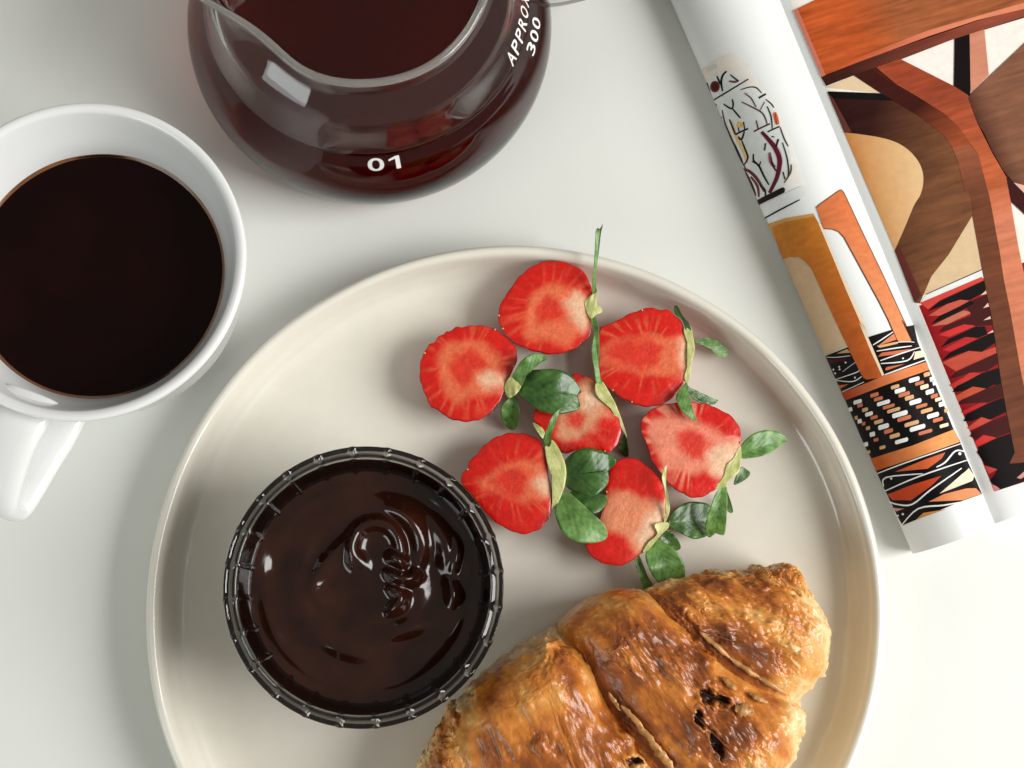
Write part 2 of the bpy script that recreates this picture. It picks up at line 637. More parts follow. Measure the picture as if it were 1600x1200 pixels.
def letter(ch, ang_deg, z0, height, width, parent):
    """one printed character wrapped on the glass; z0 = height of its foot"""
    cu = bpy.data.curves.new('lettering', 'FONT')
    cu.body = ch
    cu.resolution_u = 6
    cu.offset = 0.012
    to = bpy.data.objects.new('tmp_text', cu)
    scene.collection.objects.link(to)
    dg = bpy.context.evaluated_depsgraph_get()
    me = to.evaluated_get(dg).to_mesh()
    V = np.array([v.co[:] for v in me.vertices])
    Fc = [tuple(p.vertices) for p in me.polygons]
    if ch == '1':                                    # narrow stem with a slanting flag
        V = np.array([(0.55, 0, 0), (0.85, 0, 0), (0.85, 1, 0), (0.6, 1, 0), (0.1, 0.80, 0), (0.1, 0.66, 0), (0.55, 0.80, 0)])
        Fc = [(0, 1, 2, 6), (6, 2, 3, 4), (6, 4, 5)]
    to.evaluated_get(dg).to_mesh_clear()
    bpy.data.objects.remove(to)
    bpy.data.curves.remove(cu)
    x = (V[:, 0] - V[:, 0].min()) / max(1e-6, np.ptp(V[:, 0])) - 0.5
    y = (V[:, 1] - V[:, 1].min()) / np.ptp(V[:, 1])
    s0 = np.interp(z0, outer[:, 1], arc)
    s = s0 + y * height
    r = np.interp(s, arc, outer[:, 0])
    z = np.interp(s, arc, outer[:, 1])
    tr = np.interp(s, arc, tn[:, 0])
    tz = np.interp(s, arc, tn[:, 1])
    r2, z2 = r + tz * 0.012, z - tr * 0.012
    a = math.radians(ang_deg) + x * width / 6.1
    put('printed_letter', np.stack([CC[0] + r2 * np.cos(a), CC[1] + r2 * np.sin(a), z2], 1), Fc, M_white_ink, parent, smooth=False)


letter('0', -86.0, 4.05, 0.55, 0.58, carafe)
letter('1', -79.8, 4.05, 0.55, 0.40, carafe)
for i, ch in enumerate('APPROX'):
    letter(ch, -24.0 + 4.55 * i, 4.62, 0.70, 0.37, carafe)
for i, ch in enumerate('300'):
    letter(ch, -15.5 + 4.6 * i, 3.98, 0.52, 0.38, carafe)

# ------------------------------------------------------------------ chocolate bowl
BC = (-3.60, 0.97)
prof = [(0, 0.56), (2.5, 0.56), (2.9, 0.66), (3.3, 1.3), (3.7, 2.3), (4.05, 3.3), (4.25, 3.95), (4.42, 4.12), (4.62, 4.2), (4.72, 4.32), (4.75, 4.5),
        (4.755, 4.7), (4.72, 4.83), (4.64, 4.89), (4.54, 4.87), (4.44, 4.83), (4.36, 4.86), (4.29, 4.86), (4.25, 4.78), (4.22, 4.6), (4.16, 4.35), (4.08, 4.05), (3.98, 3.75), (3.86, 3.4),
        (3.55, 2.4), (3.1, 1.4), (2.6, 0.95), (2.2, 0.88), (0, 0.86)]


def bowl_mod(i, r, z, th):
    d = (th / (2 * math.pi) * 24 + 0.1) % 1.0 - 0.5
    rib = np.exp(-(np.abs(d) / 0.075) ** 2)
    dot = np.exp(-((np.abs(d) - 0.0) / 0.11) ** 2)
    rr, zz = np.full_like(th, r), np.full_like(th, z)
    if 9 <= i <= 15:
        rr = rr - (0.03 * (1 - rib) if i <= 12 else 0)
        zz = zz + (0.03 * dot if 13 <= i <= 15 else 0) - (0.12 * (1 - rib) if 13 <= i <= 15 else 0)
    elif 18 <= i <= 22:
        rr = rr - 0.10 * np.exp(-(np.abs(d) / 0.055) ** 2)
    elif 3 <= i <= 7:
        rr = rr + 0.05 * rib
    return rr, zz


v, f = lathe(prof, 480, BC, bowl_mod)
tag(put('glass_bowl', v, f, M_bowl, org=(BC[0], BC[1], 0.56)), 'small ribbed glass bowl standing on the beige plate', 'bowl')

# chocolate spread: swirled surface
CL = 3.62
z4 = zm(2.4, 320, 670)
strokes = [  # (points in the crop, width cm, height cm)
    ([(430, 650), (405, 610), (410, 560), (450, 500), (510, 440), (560, 370)], 0.22, 0.20),
    ([(560, 520), (550, 450), (570, 385), (620, 355), (680, 360), (722, 400), (735, 460), (728, 500)], 0.22, 0.36),
    ([(545, 420), (560, 470), (600, 520)], 0.20, 0.22),
    ([(690, 300), (750, 330), (795, 385), (812, 450), (800, 510)], 0.25, 0.32),
    ([(690, 470), (730, 500), (740, 530)], 0.20, 0.42),
    ([(680, 535), (730, 560), (775, 560), (785, 530)], 0.20, 0.48),
    ([(690, 590), (735, 625), (725, 660), (690, 690)], 0.20, 0.42),
    ([(935, 390), (950, 450), (930, 530)], 0.16, 0.20),
    ([(985, 440), (1000, 520), (1000, 600)], 0.18, 0.20),
    ([(915, 570), (930, 620), (920, 670)], 0.17, 0.22),
    ([(850, 330), (900, 420), (900, 500)], 0.25, 0.16),
    ([(540, 745), (650, 760), (760, 750), (850, 720), (920, 660)], 0.26, 0.16),
    ([(480, 820), (640, 860), (800, 840), (920, 770), (970, 690)], 0.3, 0.14),
    ([(330, 330), (420, 260), (540, 220), (640, 210)], 0.3, 0.13),
    ([(260, 480), (300, 400), (390, 330), (480, 290)], 0.3, 0.12),
    ([(270, 580), (300, 700), (380, 800)], 0.3, 0.10),
    ([(870, 800), (920, 770), (950, 720)], 0.15, 0.12),
]
nr, nt_ = 120, 360
verts = [(BC[0], BC[1], CL)]
rads = np.linspace(0, 1, nr + 1)[1:] * 3.93
th = np.arange(nt_) * 2 * math.pi / nt_
RR, TT = np.meshgrid(rads, th, indexing='ij')
P = np.stack([BC[0] + RR.ravel() * np.cos(TT.ravel()), BC[1] + RR.ravel() * np.sin(TT.ravel())], 1)
P = np.vstack([[BC], P])
h = np.zeros(len(P))
for pts, w, hh in strokes:
    q = np.array([at(x, y, CL + 0.2)[:2] for x, y in z4(pts)])
    q = resample(catmull(q, 6), 44, closed=False)
    e = (0.25 + 0.75 * np.sin(np.linspace(0, math.pi, len(q))).clip(0, 1) ** 0.7)
    fold = np.zeros(len(P))
    for qi, ei in zip(q, e):                       # a soft rope of spread, thinner at its ends
        d2 = ((P - qi) ** 2).sum(1)
        fold = np.maximum(fold, hh * ei * np.exp(-d2 / (w * 1.35 * (0.6 + 0.4 * ei)) ** 2))
    h = (h ** 3 + fold ** 3) ** (1 / 3)
rho = np.hypot(P[:, 0] - BC[0], P[:, 1] - BC[1])
phi = np.arctan2(P[:, 1] - BC[1], P[:, 0] - BC[0])
h += 0.10 * (fbm(np.stack([phi * 1.3 + 9, rho * 1.1, rho * 0], 1), 3, 3) - 0.5) * sstep(0.3, 1.4, rho)
h += 0.28 * (fbm(np.c_[P * 0.55, P[:, 0] * 0], 11, 2) - 0.5)
h += 0.075 * np.sin(rho * 4.6 + phi * 1.0) * sstep(1.2, 2.2, rho) * (0.4 + fbm(np.c_[P * 0.7, P[:, 0] * 0], 5, 2))
h *= 1 - sstep(3.4, 3.9, rho)
h += 0.05 * sstep(3.6, 3.93, rho)
h *= 1.35
verts = np.c_[P, CL + h].tolist()
faces = [(0, 1 + j, 1 + (j + 1) % nt_) for j in range(nt_)]
for i in range(nr - 1):
    for j in range(nt_):
        a, b2 = 1 + i * nt_ + j, 1 + i * nt_ + (j + 1) % nt_
        faces.append((a, a + nt_, b2 + nt_, b2))
last = 1 + (nr - 1) * nt_
for (r, z) in [(4.06, 3.76), (4.15, 4.02), (4.23, 4.30), (4.29, 4.60), (4.32, 4.70), (4.33, 4.58), (4.26, 4.28), (4.17, 3.98), (4.08, 3.70), (3.95, 3.5), (3.58, 2.4), (3.13, 1.4), (2.62, 0.97), (2.2, 0.90)]:  # upper rings: skirt added inside the glass wall, imitating its refracted darkness
    k0 = len(verts)
    verts += [(BC[0] + r * math.cos(a), BC[1] + r * math.sin(a), z) for a in th]
    for j in range(nt_):
        k = (j + 1) % nt_
        faces.append((last + j, k0 + j, k0 + k, last + k))
    last = k0
faces.append(tuple(range(last, last + nt_))[::-1])
tag(put('chocolate_spread', verts, faces, M_choc, org=(BC[0], BC[1], 0.9)), 'glossy swirled dark chocolate spread filling the ribbed glass bowl', 'chocolate')

# ------------------------------------------------------------------ magazine
Q0 = at(1556, 818, 0.9)
Q1 = at(1220, 0, 0.9)
AX = Vector((Q1.x - Q0.x, Q1.y - Q0.y, 0)).normalized()        # along the spine, away from the bottom edge
LX = Vector((-AX.y, AX.x, 0))                                    # towards the rolled side
MO = Vector((Q0.x, Q0.y, 0))
TAPER = 0.0100
VLEN = 27.0
roll_prof = catmull([(0.0, 0.80), (0.22, 1.10), (0.55, 1.55), (0.95, 1.92), (1.42, 2.18), (1.92, 2.24), (2.4, 2.10), (2.82, 1.80), (3.14, 1.38), (3.30, 0.90),
                     (3.25, 0.48), (3.0, 0.17), (2.6, 0.06), (1.8, 0.05), (0.9, 0.06)], 5)
page_prof = catmull([(0.0, 0.80), (-0.18, 0.93), (-0.45, 1.03), (-0.9, 1.06), (-1.8, 1.03), (-3.5, 0.93), (-6.0, 0.82), (-9.0, 0.72), (-12.0, 0.66)], 7)


class Sheet:
    """a page bent along a profile: (s, v) on the paper to world"""
    def __init__(self, prof, sgn):
        self.p = prof
        self.s = np.r_[0, np.cumsum(np.linalg.norm(np.diff(prof, axis=0), axis=1))]
        t = np.gradient(prof, axis=0)
        t /= np.linalg.norm(t, axis=1)[:, None]
        self.n = np.stack([-t[:, 1], t[:, 0]], 1) * sgn

    def scale(self, v):
        return 1.0 + TAPER * np.clip(v, -2, 40)

    def pos(self, s, v, off=0.0):
        x = np.interp(s, self.s, self.p[:, 0]) + off * np.interp(s, self.s, self.n[:, 0])
        z = np.interp(s, self.s, self.p[:, 1]) + off * np.interp(s, self.s, self.n[:, 1])
        k = self.scale(v)
        x = x * k
        return (MO.x + LX.x * x + AX.x * v, MO.y + LX.y * x + AX.y * v, z)

    def hit(self, px, py):
        d = ray(px, py)
        o = Vector((0, 0, CAM_H)) - MO
        ox, ov, oz = o.dot(LX), o.dot(AX), o.z
        dx, dv, dz = d.dot(LX), d.dot(AX), d.z
        v = 10.0
        for _ in range(6):
            k = self.scale(v)
            best = None
            near = (1e9, 0, 0)
            X, Z = self.p[:, 0] * k, self.p[:, 1]
            g = (X - ox) * dz - (Z - oz) * dx         # side of the ray
            for i in range(len(X) - 1):
                if g[i] * g[i + 1] <= 0 and g[i] != g[i + 1]:
                    q = g[i] / (g[i] - g[i + 1])
                    zz = Z[i] + q * (Z[i + 1] - Z[i])
                    t = (zz - oz) / dz
                    if best is None or t < best[0]:
                        best = (t, self.s[i] + q * (self.s[i + 1] - self.s[i]))
            if best is None:
                i = int(np.argmin(np.abs(g)))
                best = ((Z[i] - oz) / dz, self.s[i])
            v = ov + best[0] * dv
        return best[1], v


roll = Sheet(roll_prof, -1)
# upward normals: check the sign at mid profile
if roll.n[20][1] < 0:
    roll.n = -roll.n
page = Sheet(page_prof, 1)
if page.n[20][1] < 0:
    page.n = -page.n

mag = thing('open_magazine', (MO.x, MO.y, 0), 'open magazine with its left pages curled under into a roll, printed with furniture photographs', 'magazine')


def sheet_solid(sh, thick, v0, v1, nv, flat_bottom=None):
    vv = np.linspace(v0, v1, nv)
    m = len(sh.s)
    top, bot = [], []
    for vq in vv:
        for s in sh.s:
            top.append(sh.pos(s, vq))
        for i, s in enumerate(sh.s):
            if flat_bottom is None:
                bot.append(sh.pos(s, vq, -thick))
            else:
                p = sh.pos(s, vq)
                bot.append((p[0], p[1], flat_bottom))
    V = top + bot
    N = m * nv
    F = []
    for j in range(nv - 1):
        for i in range(m - 1):
            a = j * m + i
            F.append((a, a + 1, a + m + 1, a + m))
            F.append((N + a, N + a + m, N + a + m + 1, N + a + 1))
    for i in range(m - 1):
        F.append((i, N + i, N + i + 1, i + 1))
        a = (nv - 1) * m + i
        F.append((a, a + 1, N + a + 1, N + a))
    for j in range(nv - 1):
        a = j * m
        F.append((a, a + m, N + a + m, N + a))
        a = j * m + m - 1
        F.append((a, N + a, N + a + m, a + m))
    return V, F


v, f = sheet_solid(roll, 0.10, 0.0, VLEN, 28)
ro = put('rolled_pages', v, f, M_paper, mag, org=(MO.x, MO.y, 0), smooth=False)
v, f = sheet_solid(page, 0, 0.0, VLEN, 28, 0.03)
pg = put('flat_pages', v, f, M_paper, mag, org=(MO.x, MO.y, 0), smooth=False)
for ob in (ro, pg):
    m_ = ob.data
    m_.polygons.foreach_set('use_smooth', [True] * len(m_.polygons))
    m_.set_sharp_from_angle(angle=math.radians(50))


class Print:
    """flat print: coloured shapes laid on a sheet"""
    def __init__(self, sheet):
        self.sh = sheet
        self.k = 0
        self.V, self.F, self.C, self.G = [], [], [], []

    def cells(self, tri, col, lift, grain, grad):
        def clip(poly, ax, lim, keep_low):
            out = []
            for a, b3 in zip(poly, poly[1:] + poly[:1]):
                ia = (a[ax] <= lim) if keep_low else (a[ax] >= lim)
                ib = (b3[ax] <= lim) if keep_low else (b3[ax] >= lim)
                if ia:
                    out.append(a)
                if ia != ib:
                    q = (lim - a[ax]) / (b3[ax] - a[ax])
                    out.append((a[0] + q * (b3[0] - a[0]), a[1] + q * (b3[1] - a[1])))
            return out
        smin, smax = min(p[0] for p in tri), max(p[0] for p in tri)
        ks = self.sh.s
        for i in range(len(ks) - 1):
            if ks[i + 1] < smin or ks[i] > smax:
                continue
            c = clip(clip(tri, 0, ks[i], False), 0, ks[i + 1], True) if True else tri
            if len(c) < 3:
                continue
            vmin, vmax = min(p[1] for p in c), max(p[1] for p in c)
            step = 0.8 if grad else 60.0
            k0 = math.floor(vmin / step)
            while k0 * step < vmax:
                cc = clip(clip(c, 1, k0 * step, False), 1, (k0 + 1) * step, True)
                k0 += 1
                if len(cc) < 3:
                    continue
                n0 = len(self.V)
                for s, vq in cc:
                    self.V.append(self.sh.pos(s, vq, lift))
                    if grad:
                        (s1, v1), (s2, v2), c2 = grad
                        q = ((s - s1) * (s2 - s1) + (vq - v1) * (v2 - v1)) / ((s2 - s1) ** 2 + (v2 - v1) ** 2)
                        q = min(1, max(0, q))
                        self.C.append(tuple(a + q * (b3 - a) for a, b3 in zip(col, c2)))
                    else:
                        self.C.append(col)
                    self.G.append(grain)
                self.F.append(tuple(range(n0, len(self.V))))

    def poly(self, pts, col, level=1, grain=0.0, grad=None, smooth=False):
        if smooth:
            pts = [tuple(p) for p in catmull(pts, 4, True)]
        self.k += 1
        den = []
        for a, b3 in zip(pts, pts[1:] + pts[:1]):
            n = max(1, int(math.hypot(b3[0] - a[0], b3[1] - a[1]) / 14))
            den += [(a[0] + (b3[0] - a[0]) * k / n, a[1] + (b3[1] - a[1]) * k / n) for k in range(n)]
        sv = [self.sh.hit(*p) for p in den]
        g = None
        if grad:
            g = (self.sh.hit(*grad[0]), self.sh.hit(*grad[1]), srgb(*grad[2]))
        for t in tessellate_polygon([[Vector((s, v, 0)) for s, v in sv]]):
            self.cells([sv[i] for i in t], srgb(*col), 0.004 + 0.0045 * level + 0.00003 * self.k, grain, g)

    def stroke(self, pts, w, col, level=4):
        P2 = catmull(pts, 4) if len(pts) > 2 else np.array(pts, float)
        t = np.gradient(P2, axis=0)
        t /= np.linalg.norm(t, axis=1)[:, None] + 1e-9
        n = np.stack([-t[:, 1], t[:, 0]], 1)
        k = len(P2)
        ww = w * (0.55 + 0.45 * np.sin(np.linspace(0.25, math.pi - 0.25, k)))[:, None] / 2
        L, R = P2 + n * ww, P2 - n * ww
        for i in range(k - 1):
            self.poly([tuple(L[i]), tuple(L[i + 1]), tuple(R[i + 1]), tuple(R[i])], col, level)

    def dot(self, c, r, col, level=5, ry=None):
        ry = ry or r
        self.poly([(c[0] + r * math.cos(a), c[1] + ry * math.sin(a)) for a in np.linspace(0, 2 * math.pi, 12, endpoint=False)], col, level)

    def build(self, name, parent):
        return put(name, self.V, self.F, M_print, parent, org=(MO.x, MO.y, 0), smooth=False, colors=self.C, attrs={'grain': self.G})


# ---- flat page: photograph of a wooden chair on a red rug
pr = Print(page)
a1, a2, a3, a4 = zm(4, 1200, 0), zm(5.3333, 1300, 250), zm(6, 1400, 400), zm(6, 1440, 580)
pr.poly([(1238, 12), (1205, -66), (1720, -66), (1720, 715), (1554, 768)], (240, 233, 224), 0)
pr.poly([(1290, 137), (1333, 118), (1376, 146)], (222, 196, 160), 1)
inner_curve = [tuple(p) for p in catmull([(1319, 207), (1340, 209.5), (1375, 215), (1400, 222.5), (1420, 235), (1435, 252.5), (1442, 270), (1442.5, 288), (1438, 305), (1428, 322), (1413, 358), (1398, 392)], 5)]
pr.poly(inner_curve, (196, 132, 72), 2, grad=((1340, 300), (1440, 280), (222, 186, 138)))
pr.poly([(1519, 325), (1540, 421), (1440, 463), (1435, 440), (1470, 380)], (214, 186, 148), 1)
pr.poly([(1446, 461), (1535, 422), (1537, 434), (1437, 476)], (226, 230, 227), 2)
pr.stroke([(1447, 460), (1535, 421)], 2.0, (60, 50, 45), 3)
pr.poly([(1436, 478), (1537, 435), (1620, 402), (1720, 365), (1720, 715), (1554, 768)], (150, 22, 28), 1, grain=0.5, grad=((1500, 470), (1560, 760), (120, 14, 20)))
reds = [((205, 70, 62), a3([(220, 440), (800, 195), (830, 225), (420, 410), (300, 500)])),
        ((198, 88, 70), a3([(300, 560), (480, 450), (600, 412), (690, 420), (420, 560)])),
        ((190, 108, 84), a3([(330, 660), (460, 590), (630, 510), (715, 530), (480, 640)])),
        ((196, 48, 45), a3([(400, 740), (620, 640), (745, 655), (500, 760)])),
        ((186, 40, 42), a3([(440, 880), (650, 758), (770, 772), (500, 900)])),
        ((190, 78, 58), a3([(430, 1000), (680, 890), (800, 900), (940, 850), (950, 905), (560, 1080)])),
        ((200, 60, 50), a3([(560, 1190), (690, 1095), (790, 1100), (640, 1180)])),
        ((192, 55, 48), a4([(260, 130), (480, 10), (570, 25), (300, 160)])),
        ((188, 78, 52), a4([(320, 230), (480, 145), (610, 160), (340, 285)])),
        ((186, 36, 40), a4([(370, 380), (560, 290), (620, 300), (400, 405)])),
        ((192, 72, 58), a4([(430, 530), (560, 430), (660, 458), (460, 555)])),
        ((196, 50, 48), a4([(500, 660), (580, 595), (705, 625), (515, 710)])),
        ((190, 66, 62), a4([(590, 885), (710, 920), (630, 965)])),
        ((206, 128, 124), a4([(660, 1060), (745, 1100), (685, 1128)]))]
for c, p in reds:
    pr.poly(p, c, 2, grain=0.5)
blk = (12, 4, 5)
drk = (64, 16, 15)
for c, p in [(blk, a3([(300, 520), (400, 430), (830, 230), (835, 335), (690, 415), (600, 408), (480, 450)])),
             (drk, a3([(640, 450), (850, 360), (890, 500), (910, 650), (740, 660), (700, 540)])),
             (blk, a3([(330, 640), (410, 560), (600, 475), (690, 420), (740, 440), (620, 510), (460, 590)])),
             (drk, a3([(400, 720), (450, 660), (700, 560), (880, 500), (900, 640), (740, 650), (640, 640), (500, 690)])),
             (blk, a3([(420, 860), (490, 780), (740, 665), (830, 660), (860, 730), (770, 770), (650, 760), (520, 810)])),
             (blk, a3([(430, 985), (500, 910), (770, 780), (915, 715), (930, 815), (800, 900), (680, 890), (560, 930)])),
             (drk, a3([(500, 1150), (560, 1090), (800, 980), (945, 910), (970, 1000), (850, 1080), (690, 1095), (560, 1140)])),
             (blk, a3([(600, 1210), (780, 1110), (970, 1045), (990, 1210)])),
             (blk, a4([(290, 195), (330, 140), (560, 30), (745, 0), (740, 90), (610, 165), (480, 145), (380, 190)])),
             (drk, a4([(345, 310), (380, 265), (600, 170), (755, 110), (775, 235), (620, 295), (480, 300)])),
             (blk, a4([(395, 470), (420, 405), (620, 305), (780, 240), (800, 380), (640, 455), (560, 430), (470, 470)])),
             (drk, a4([(455, 610), (480, 560), (660, 465), (805, 410), (835, 570), (700, 622), (580, 597), (510, 640)])),
             (blk, a4([(520, 760), (540, 710), (700, 630), (850, 580), (880, 780), (820, 870), (1300, 830), (1300, 870), (960, 1030), (740, 1108), (640, 1030), (690, 960), (712, 920), (600, 880)])),
             ((206, 140, 128), a4([(890, 1000), (960, 940), (1000, 960), (930, 1010)]))]:
    pr.poly(p, c, 3, grain=0.2)
for p in ([(790, 370), (840, 325), (850, 355)], [(815, 490), (860, 440), (870, 475)], [(815, 605), (880, 565), (888, 590)], [(850, 730), (905, 695), (912, 715)]):
    pr.poly(a3(p), (222, 190, 172), 4)
# back leg, sweeping round
pr.poly(a1([(330, 480), (1000, 200), (1640, 10), (1640, 100), (1160, 245), (830, 372), (1160, 542), (1250, 600), (1400, 900), (1530, 1140), (1370, 1200), (1190, 1010), (960, 745), (690, 575), (540, 470), (365, 538)]), (70, 28, 20), 1)
pr.poly([(1293, 143), (1375, 146), (1397, 158), (1440, 185), (1482, 216), (1513, 258), (1528, 300), (1519, 337), (1482, 398), (1455, 432), (1437, 474), (1429, 473)] + inner_curve[::-1], (46, 16, 13), 4, grain=1.1,
        grad=((1350, 240), (1490, 262), (118, 74, 46)))
pr.poly([(1293, 143), (1374, 146), (1397, 158), (1302, 154)], (14, 8, 8), 5)
pr.poly([(1293, 145), (1302, 154), (1330, 206), (1320, 208)], (96, 52, 46), 5)
pr.poly([(1398, 392), (1405, 384), (1440, 462), (1429, 473)], (92, 42, 36), 5)
# front leg, two faces
lf = [(1490, 232), (1506, 265), (1519, 321), (1519, 336), (1536, 430), (1542, 462), (1550, 500), (1564, 597), (1573, 647), (1585, 707), (1577, 724), (1650, 718)]
bd = [(1640, 700), (1608, 640), (1600, 605), (1595, 583), (1577, 480), (1568, 437), (1562, 396), (1549, 325), (1538, 270), (1528, 236)]
pr.poly(lf + bd, (108, 60, 38), 5, grain=1.0, grad=((1524, 320), (1505, 262), (118, 68, 46)))
pr.poly([(1528, 236), (1538, 270), (1549, 325), (1562, 396), (1568, 437), (1577, 480), (1595, 583), (1600, 605), (1608, 640), (1640, 700), (1690, 690), (1640, 560), (1600, 430), (1592, 392), (1581, 329),
         (1578, 308), (1574, 286), (1556, 250)], (184, 96, 60), 5, grain=0.8, grad=((1562, 288), (1576, 345), (204, 122, 90)))
# curved brace
pr.poly(a1([(530, 470), (640, 430), (830, 560), (960, 630), (1100, 700), (1210, 800), (1262, 905), (1150, 925), (1100, 850), (960, 740), (780, 630), (690, 575)]), (58, 18, 12), 6, grain=0.8,
        grad=((1430, 170), (1500, 225), (150, 72, 40)))
pr.poly(a1([(670, 420), (820, 368), (1160, 540), (1245, 595), (1300, 760), (1400, 960), (1500, 1130), (1490, 1150), (1400, 1190), (1372, 1200), (1310, 960), (1250, 885), (1190, 795), (1100, 712), (930, 605), (800, 530)]),
        (148, 64, 40), 7, grain=1.2, grad=((1450, 140), (1560, 270), (182, 92, 54)))
pr.poly(a1([(1150, 925), (1262, 905), (1312, 960), (1372, 1200), (1230, 1200), (1185, 1010)]), (150, 84, 58), 6, grain=0.6, grad=((1490, 232), (1522, 298), (112, 63, 41)))
# posts and seat back on the right
pr.poly(a1([(1165, 235), (1258, 205), (1262, 605), (1160, 540)]), (16, 8, 7), 6)
pr.poly(a1([(1258, 205), (1350, 180), (1378, 470), (1265, 580)]), (204, 134, 108), 6, grain=0.5)
pr.poly(a1([(1640, 235), (1600, 272), (1480, 385), (1262, 590), (1250, 620), (1300, 760), (1350, 840), (1400, 950), (1470, 1070), (1530, 1140), (1640, 1170), (1900, 1180), (1900, 100)]), (64, 26, 20), 8, grain=1.0,
        grad=((1525, 205), (1562, 190), (128, 84, 62)))
pr.poly(a2([(1450, 150), (1510, 185), (1640, 310), (1640, 490), (1490, 350), (1470, 240)]), (58, 18, 20), 9)
pr.poly(a2([(1510, 192), (1650, 228), (1650, 330)]), (226, 172, 152), 9)
# seat slab
pr.poly(a1([(340, 485), (560, 385), (1000, 240), (1300, 135), (1640, 40), (1900, -40), (1900, 20), (1640, 92), (1400, 170), (1160, 247), (820, 372), (540, 470), (365, 540)]), (60, 26, 19), 9, grain=0.8,
        grad=((1320, 105), (1540, 40), (142, 70, 52)))
pr.poly(a1([(335, 480), (600, 345), (1000, 190), (1640, 5), (1900, -70), (1900, -30), (1640, 48), (1300, 130), (1000, 230), (560, 392)]), (196, 84, 46), 10, grain=0.5, grad=((1330, 95), (1480, 45), (216, 130, 98)))
pr.poly(a1([(162, 68), (320, -10), (560, -110), (1900, -330), (1900, -60), (1640, 8), (1000, 192), (600, 347), (338, 484)]), (186, 84, 38), 10, grain=1.3, grad=((1350, 60), (1410, 40), (156, 88, 52)))
pr.poly(a1([(162, 68), (186, 58), (360, 470), (338, 484)]), (204, 118, 98), 11, grain=0.3)
pr.build('printed_photograph', mag)

# ---- rolled page: vase on a shelf, chair legs, patterned rug
pl = Print(roll)
b5, b6, b7, b8 = zm(4.8, 1080, 80), zm(4.2875, 1180, 280), zm(5.2174, 1270, 500), zm(5.2174, 1340, 640)
pl.poly(b5([(60, 150), (180, 60), (300, 10), (420, 90), (520, 260), (640, 420), (760, 700), (860, 1000), (560, 1180), (480, 1120), (300, 700)]), (226, 213, 198), 0, grad=((1110, 150), (1215, 130), (240, 236, 230)))
pl.poly(b5([(110, 130), (180, 90), (200, 120), (130, 160)]), (206, 206, 204), 1)
vase = b5([(120, 240), (150, 190), (250, 150), (300, 160), (360, 215), (420, 215), (400, 275), (520, 310), (620, 430), (680, 600), (740, 750), (755, 870), (700, 1010), (490, 1110), (400, 900), (250, 580), (165, 400)])
pl.poly(vase, (222, 225, 223), 2)
K = (30, 22, 26)
for w, c, p in [(40, (226, 184, 96), [(345, 545), (390, 555)]), (18, (222, 190, 140), [(300, 520), (340, 640), (400, 760), (420, 840)]), (26, (206, 176, 184), [(560, 640), (640, 730), (670, 830), (640, 980)]),
                (8, K, [(150, 378), (240, 325), (430, 210)]), (11, K, [(238, 300), (228, 230), (240, 180), (268, 150)]), (10, K, [(195, 185), (215, 230), (235, 262)]),
                (12, (120, 70, 66), [(285, 225), (330, 230), (355, 222)]), (8, K, [(295, 175), (330, 205), (360, 225)]), (9, K, [(122, 235), (140, 300), (158, 360)]),
                (9, K, [(245, 395), (290, 425), (315, 430)]), (9, K, [(310, 360), (318, 400), (312, 432)]), (9, K, [(312, 430), (345, 470), (372, 502)]),
                (8, (70, 40, 42), [(235, 440), (258, 540), (300, 640), (370, 800), (412, 880)]), (8, K, [(192, 395), (185, 450), (205, 510), (260, 600), (330, 700), (390, 830)]),
                (9, K, [(205, 500), (235, 495)]), (9, K, [(290, 510), (318, 580), (336, 625)]), (13, K, [(335, 625), (430, 580)]), (10, K, [(395, 530), (405, 592)]), (9, K, [(355, 570), (365, 612)]),
                (10, K, [(402, 600), (380, 662), (356, 640)]), (9, K, [(382, 670), (410, 740), (428, 800), (400, 852)]),
                (8, (98, 62, 64), [(380, 380), (460, 420), (530, 460), (560, 510), (572, 556)]), (7, (98, 62, 64), [(405, 320), (450, 352), (490, 422)]), (8, (120, 84, 84), [(552, 380), (520, 442)]),
                (14, (176, 136, 136), [(400, 318), (425, 322)]), (12, (84, 48, 48), [(472, 603), (592, 545)]), (10, (84, 48, 48), [(490, 520), (505, 585)]),
                (6, K, [(372, 290), (440, 270), (490, 275), (530, 315)]), (14, K, [(508, 352), (560, 322)]), (6, K, [(560, 362), (600, 395), (622, 425)]),
                (7, K, [(570, 415), (600, 490), (610, 592)]), (11, K, [(575, 606), (665, 565)]), (22, (206, 96, 56), [(625, 460), (638, 510), (648, 552)]), (5, (90, 30, 20), [(630, 470), (640, 545)]),
                (24, (96, 30, 46), [(530, 605), (580, 660), (630, 725), (662, 800), (662, 870), (640, 960), (590, 1062)]), (15, (60, 24, 34), [(655, 660), (636, 722)]),
                (18, (142, 84, 92), [(590, 760), (600, 830), (632, 872)]), (9, (60, 24, 34), [(600, 790), (612, 850), (640, 900)]), (14, (70, 74, 78), [(560, 690), (552, 745)]), (9, K, [(605, 640), (625, 645)]),
                (10, K, [(470, 770), (472, 820), (512, 862), (550, 940), (586, 1002)]), (9, K, [(524, 826), (514, 862)]), (8, K, [(460, 825), (500, 850)]),
                (15, (104, 44, 52), [(380, 878), (440, 900), (500, 960), (552, 1052)]), (20, (72, 28, 34), [(402, 900), (450, 1000), (484, 1085)]), (12, (110, 50, 56), [(450, 940), (500, 1010), (512, 1092)]),
                (9, K, [(520, 1000), (556, 1040), (560, 1082)]), (16, (110, 56, 48), [(285, 660), (330, 760)]),
                (7, K, [(685, 685), (720, 800), (732, 900), (725, 952)]), (10, K, [(690, 905), (706, 962)]), (8, (90, 80, 40), [(752, 850), (745, 912), (700, 988)]), (6, K, [(668, 572), (700, 660), (730, 716)])]:
    pl.stroke(b5(p), w * 1.5 / 4.8, c, 3)
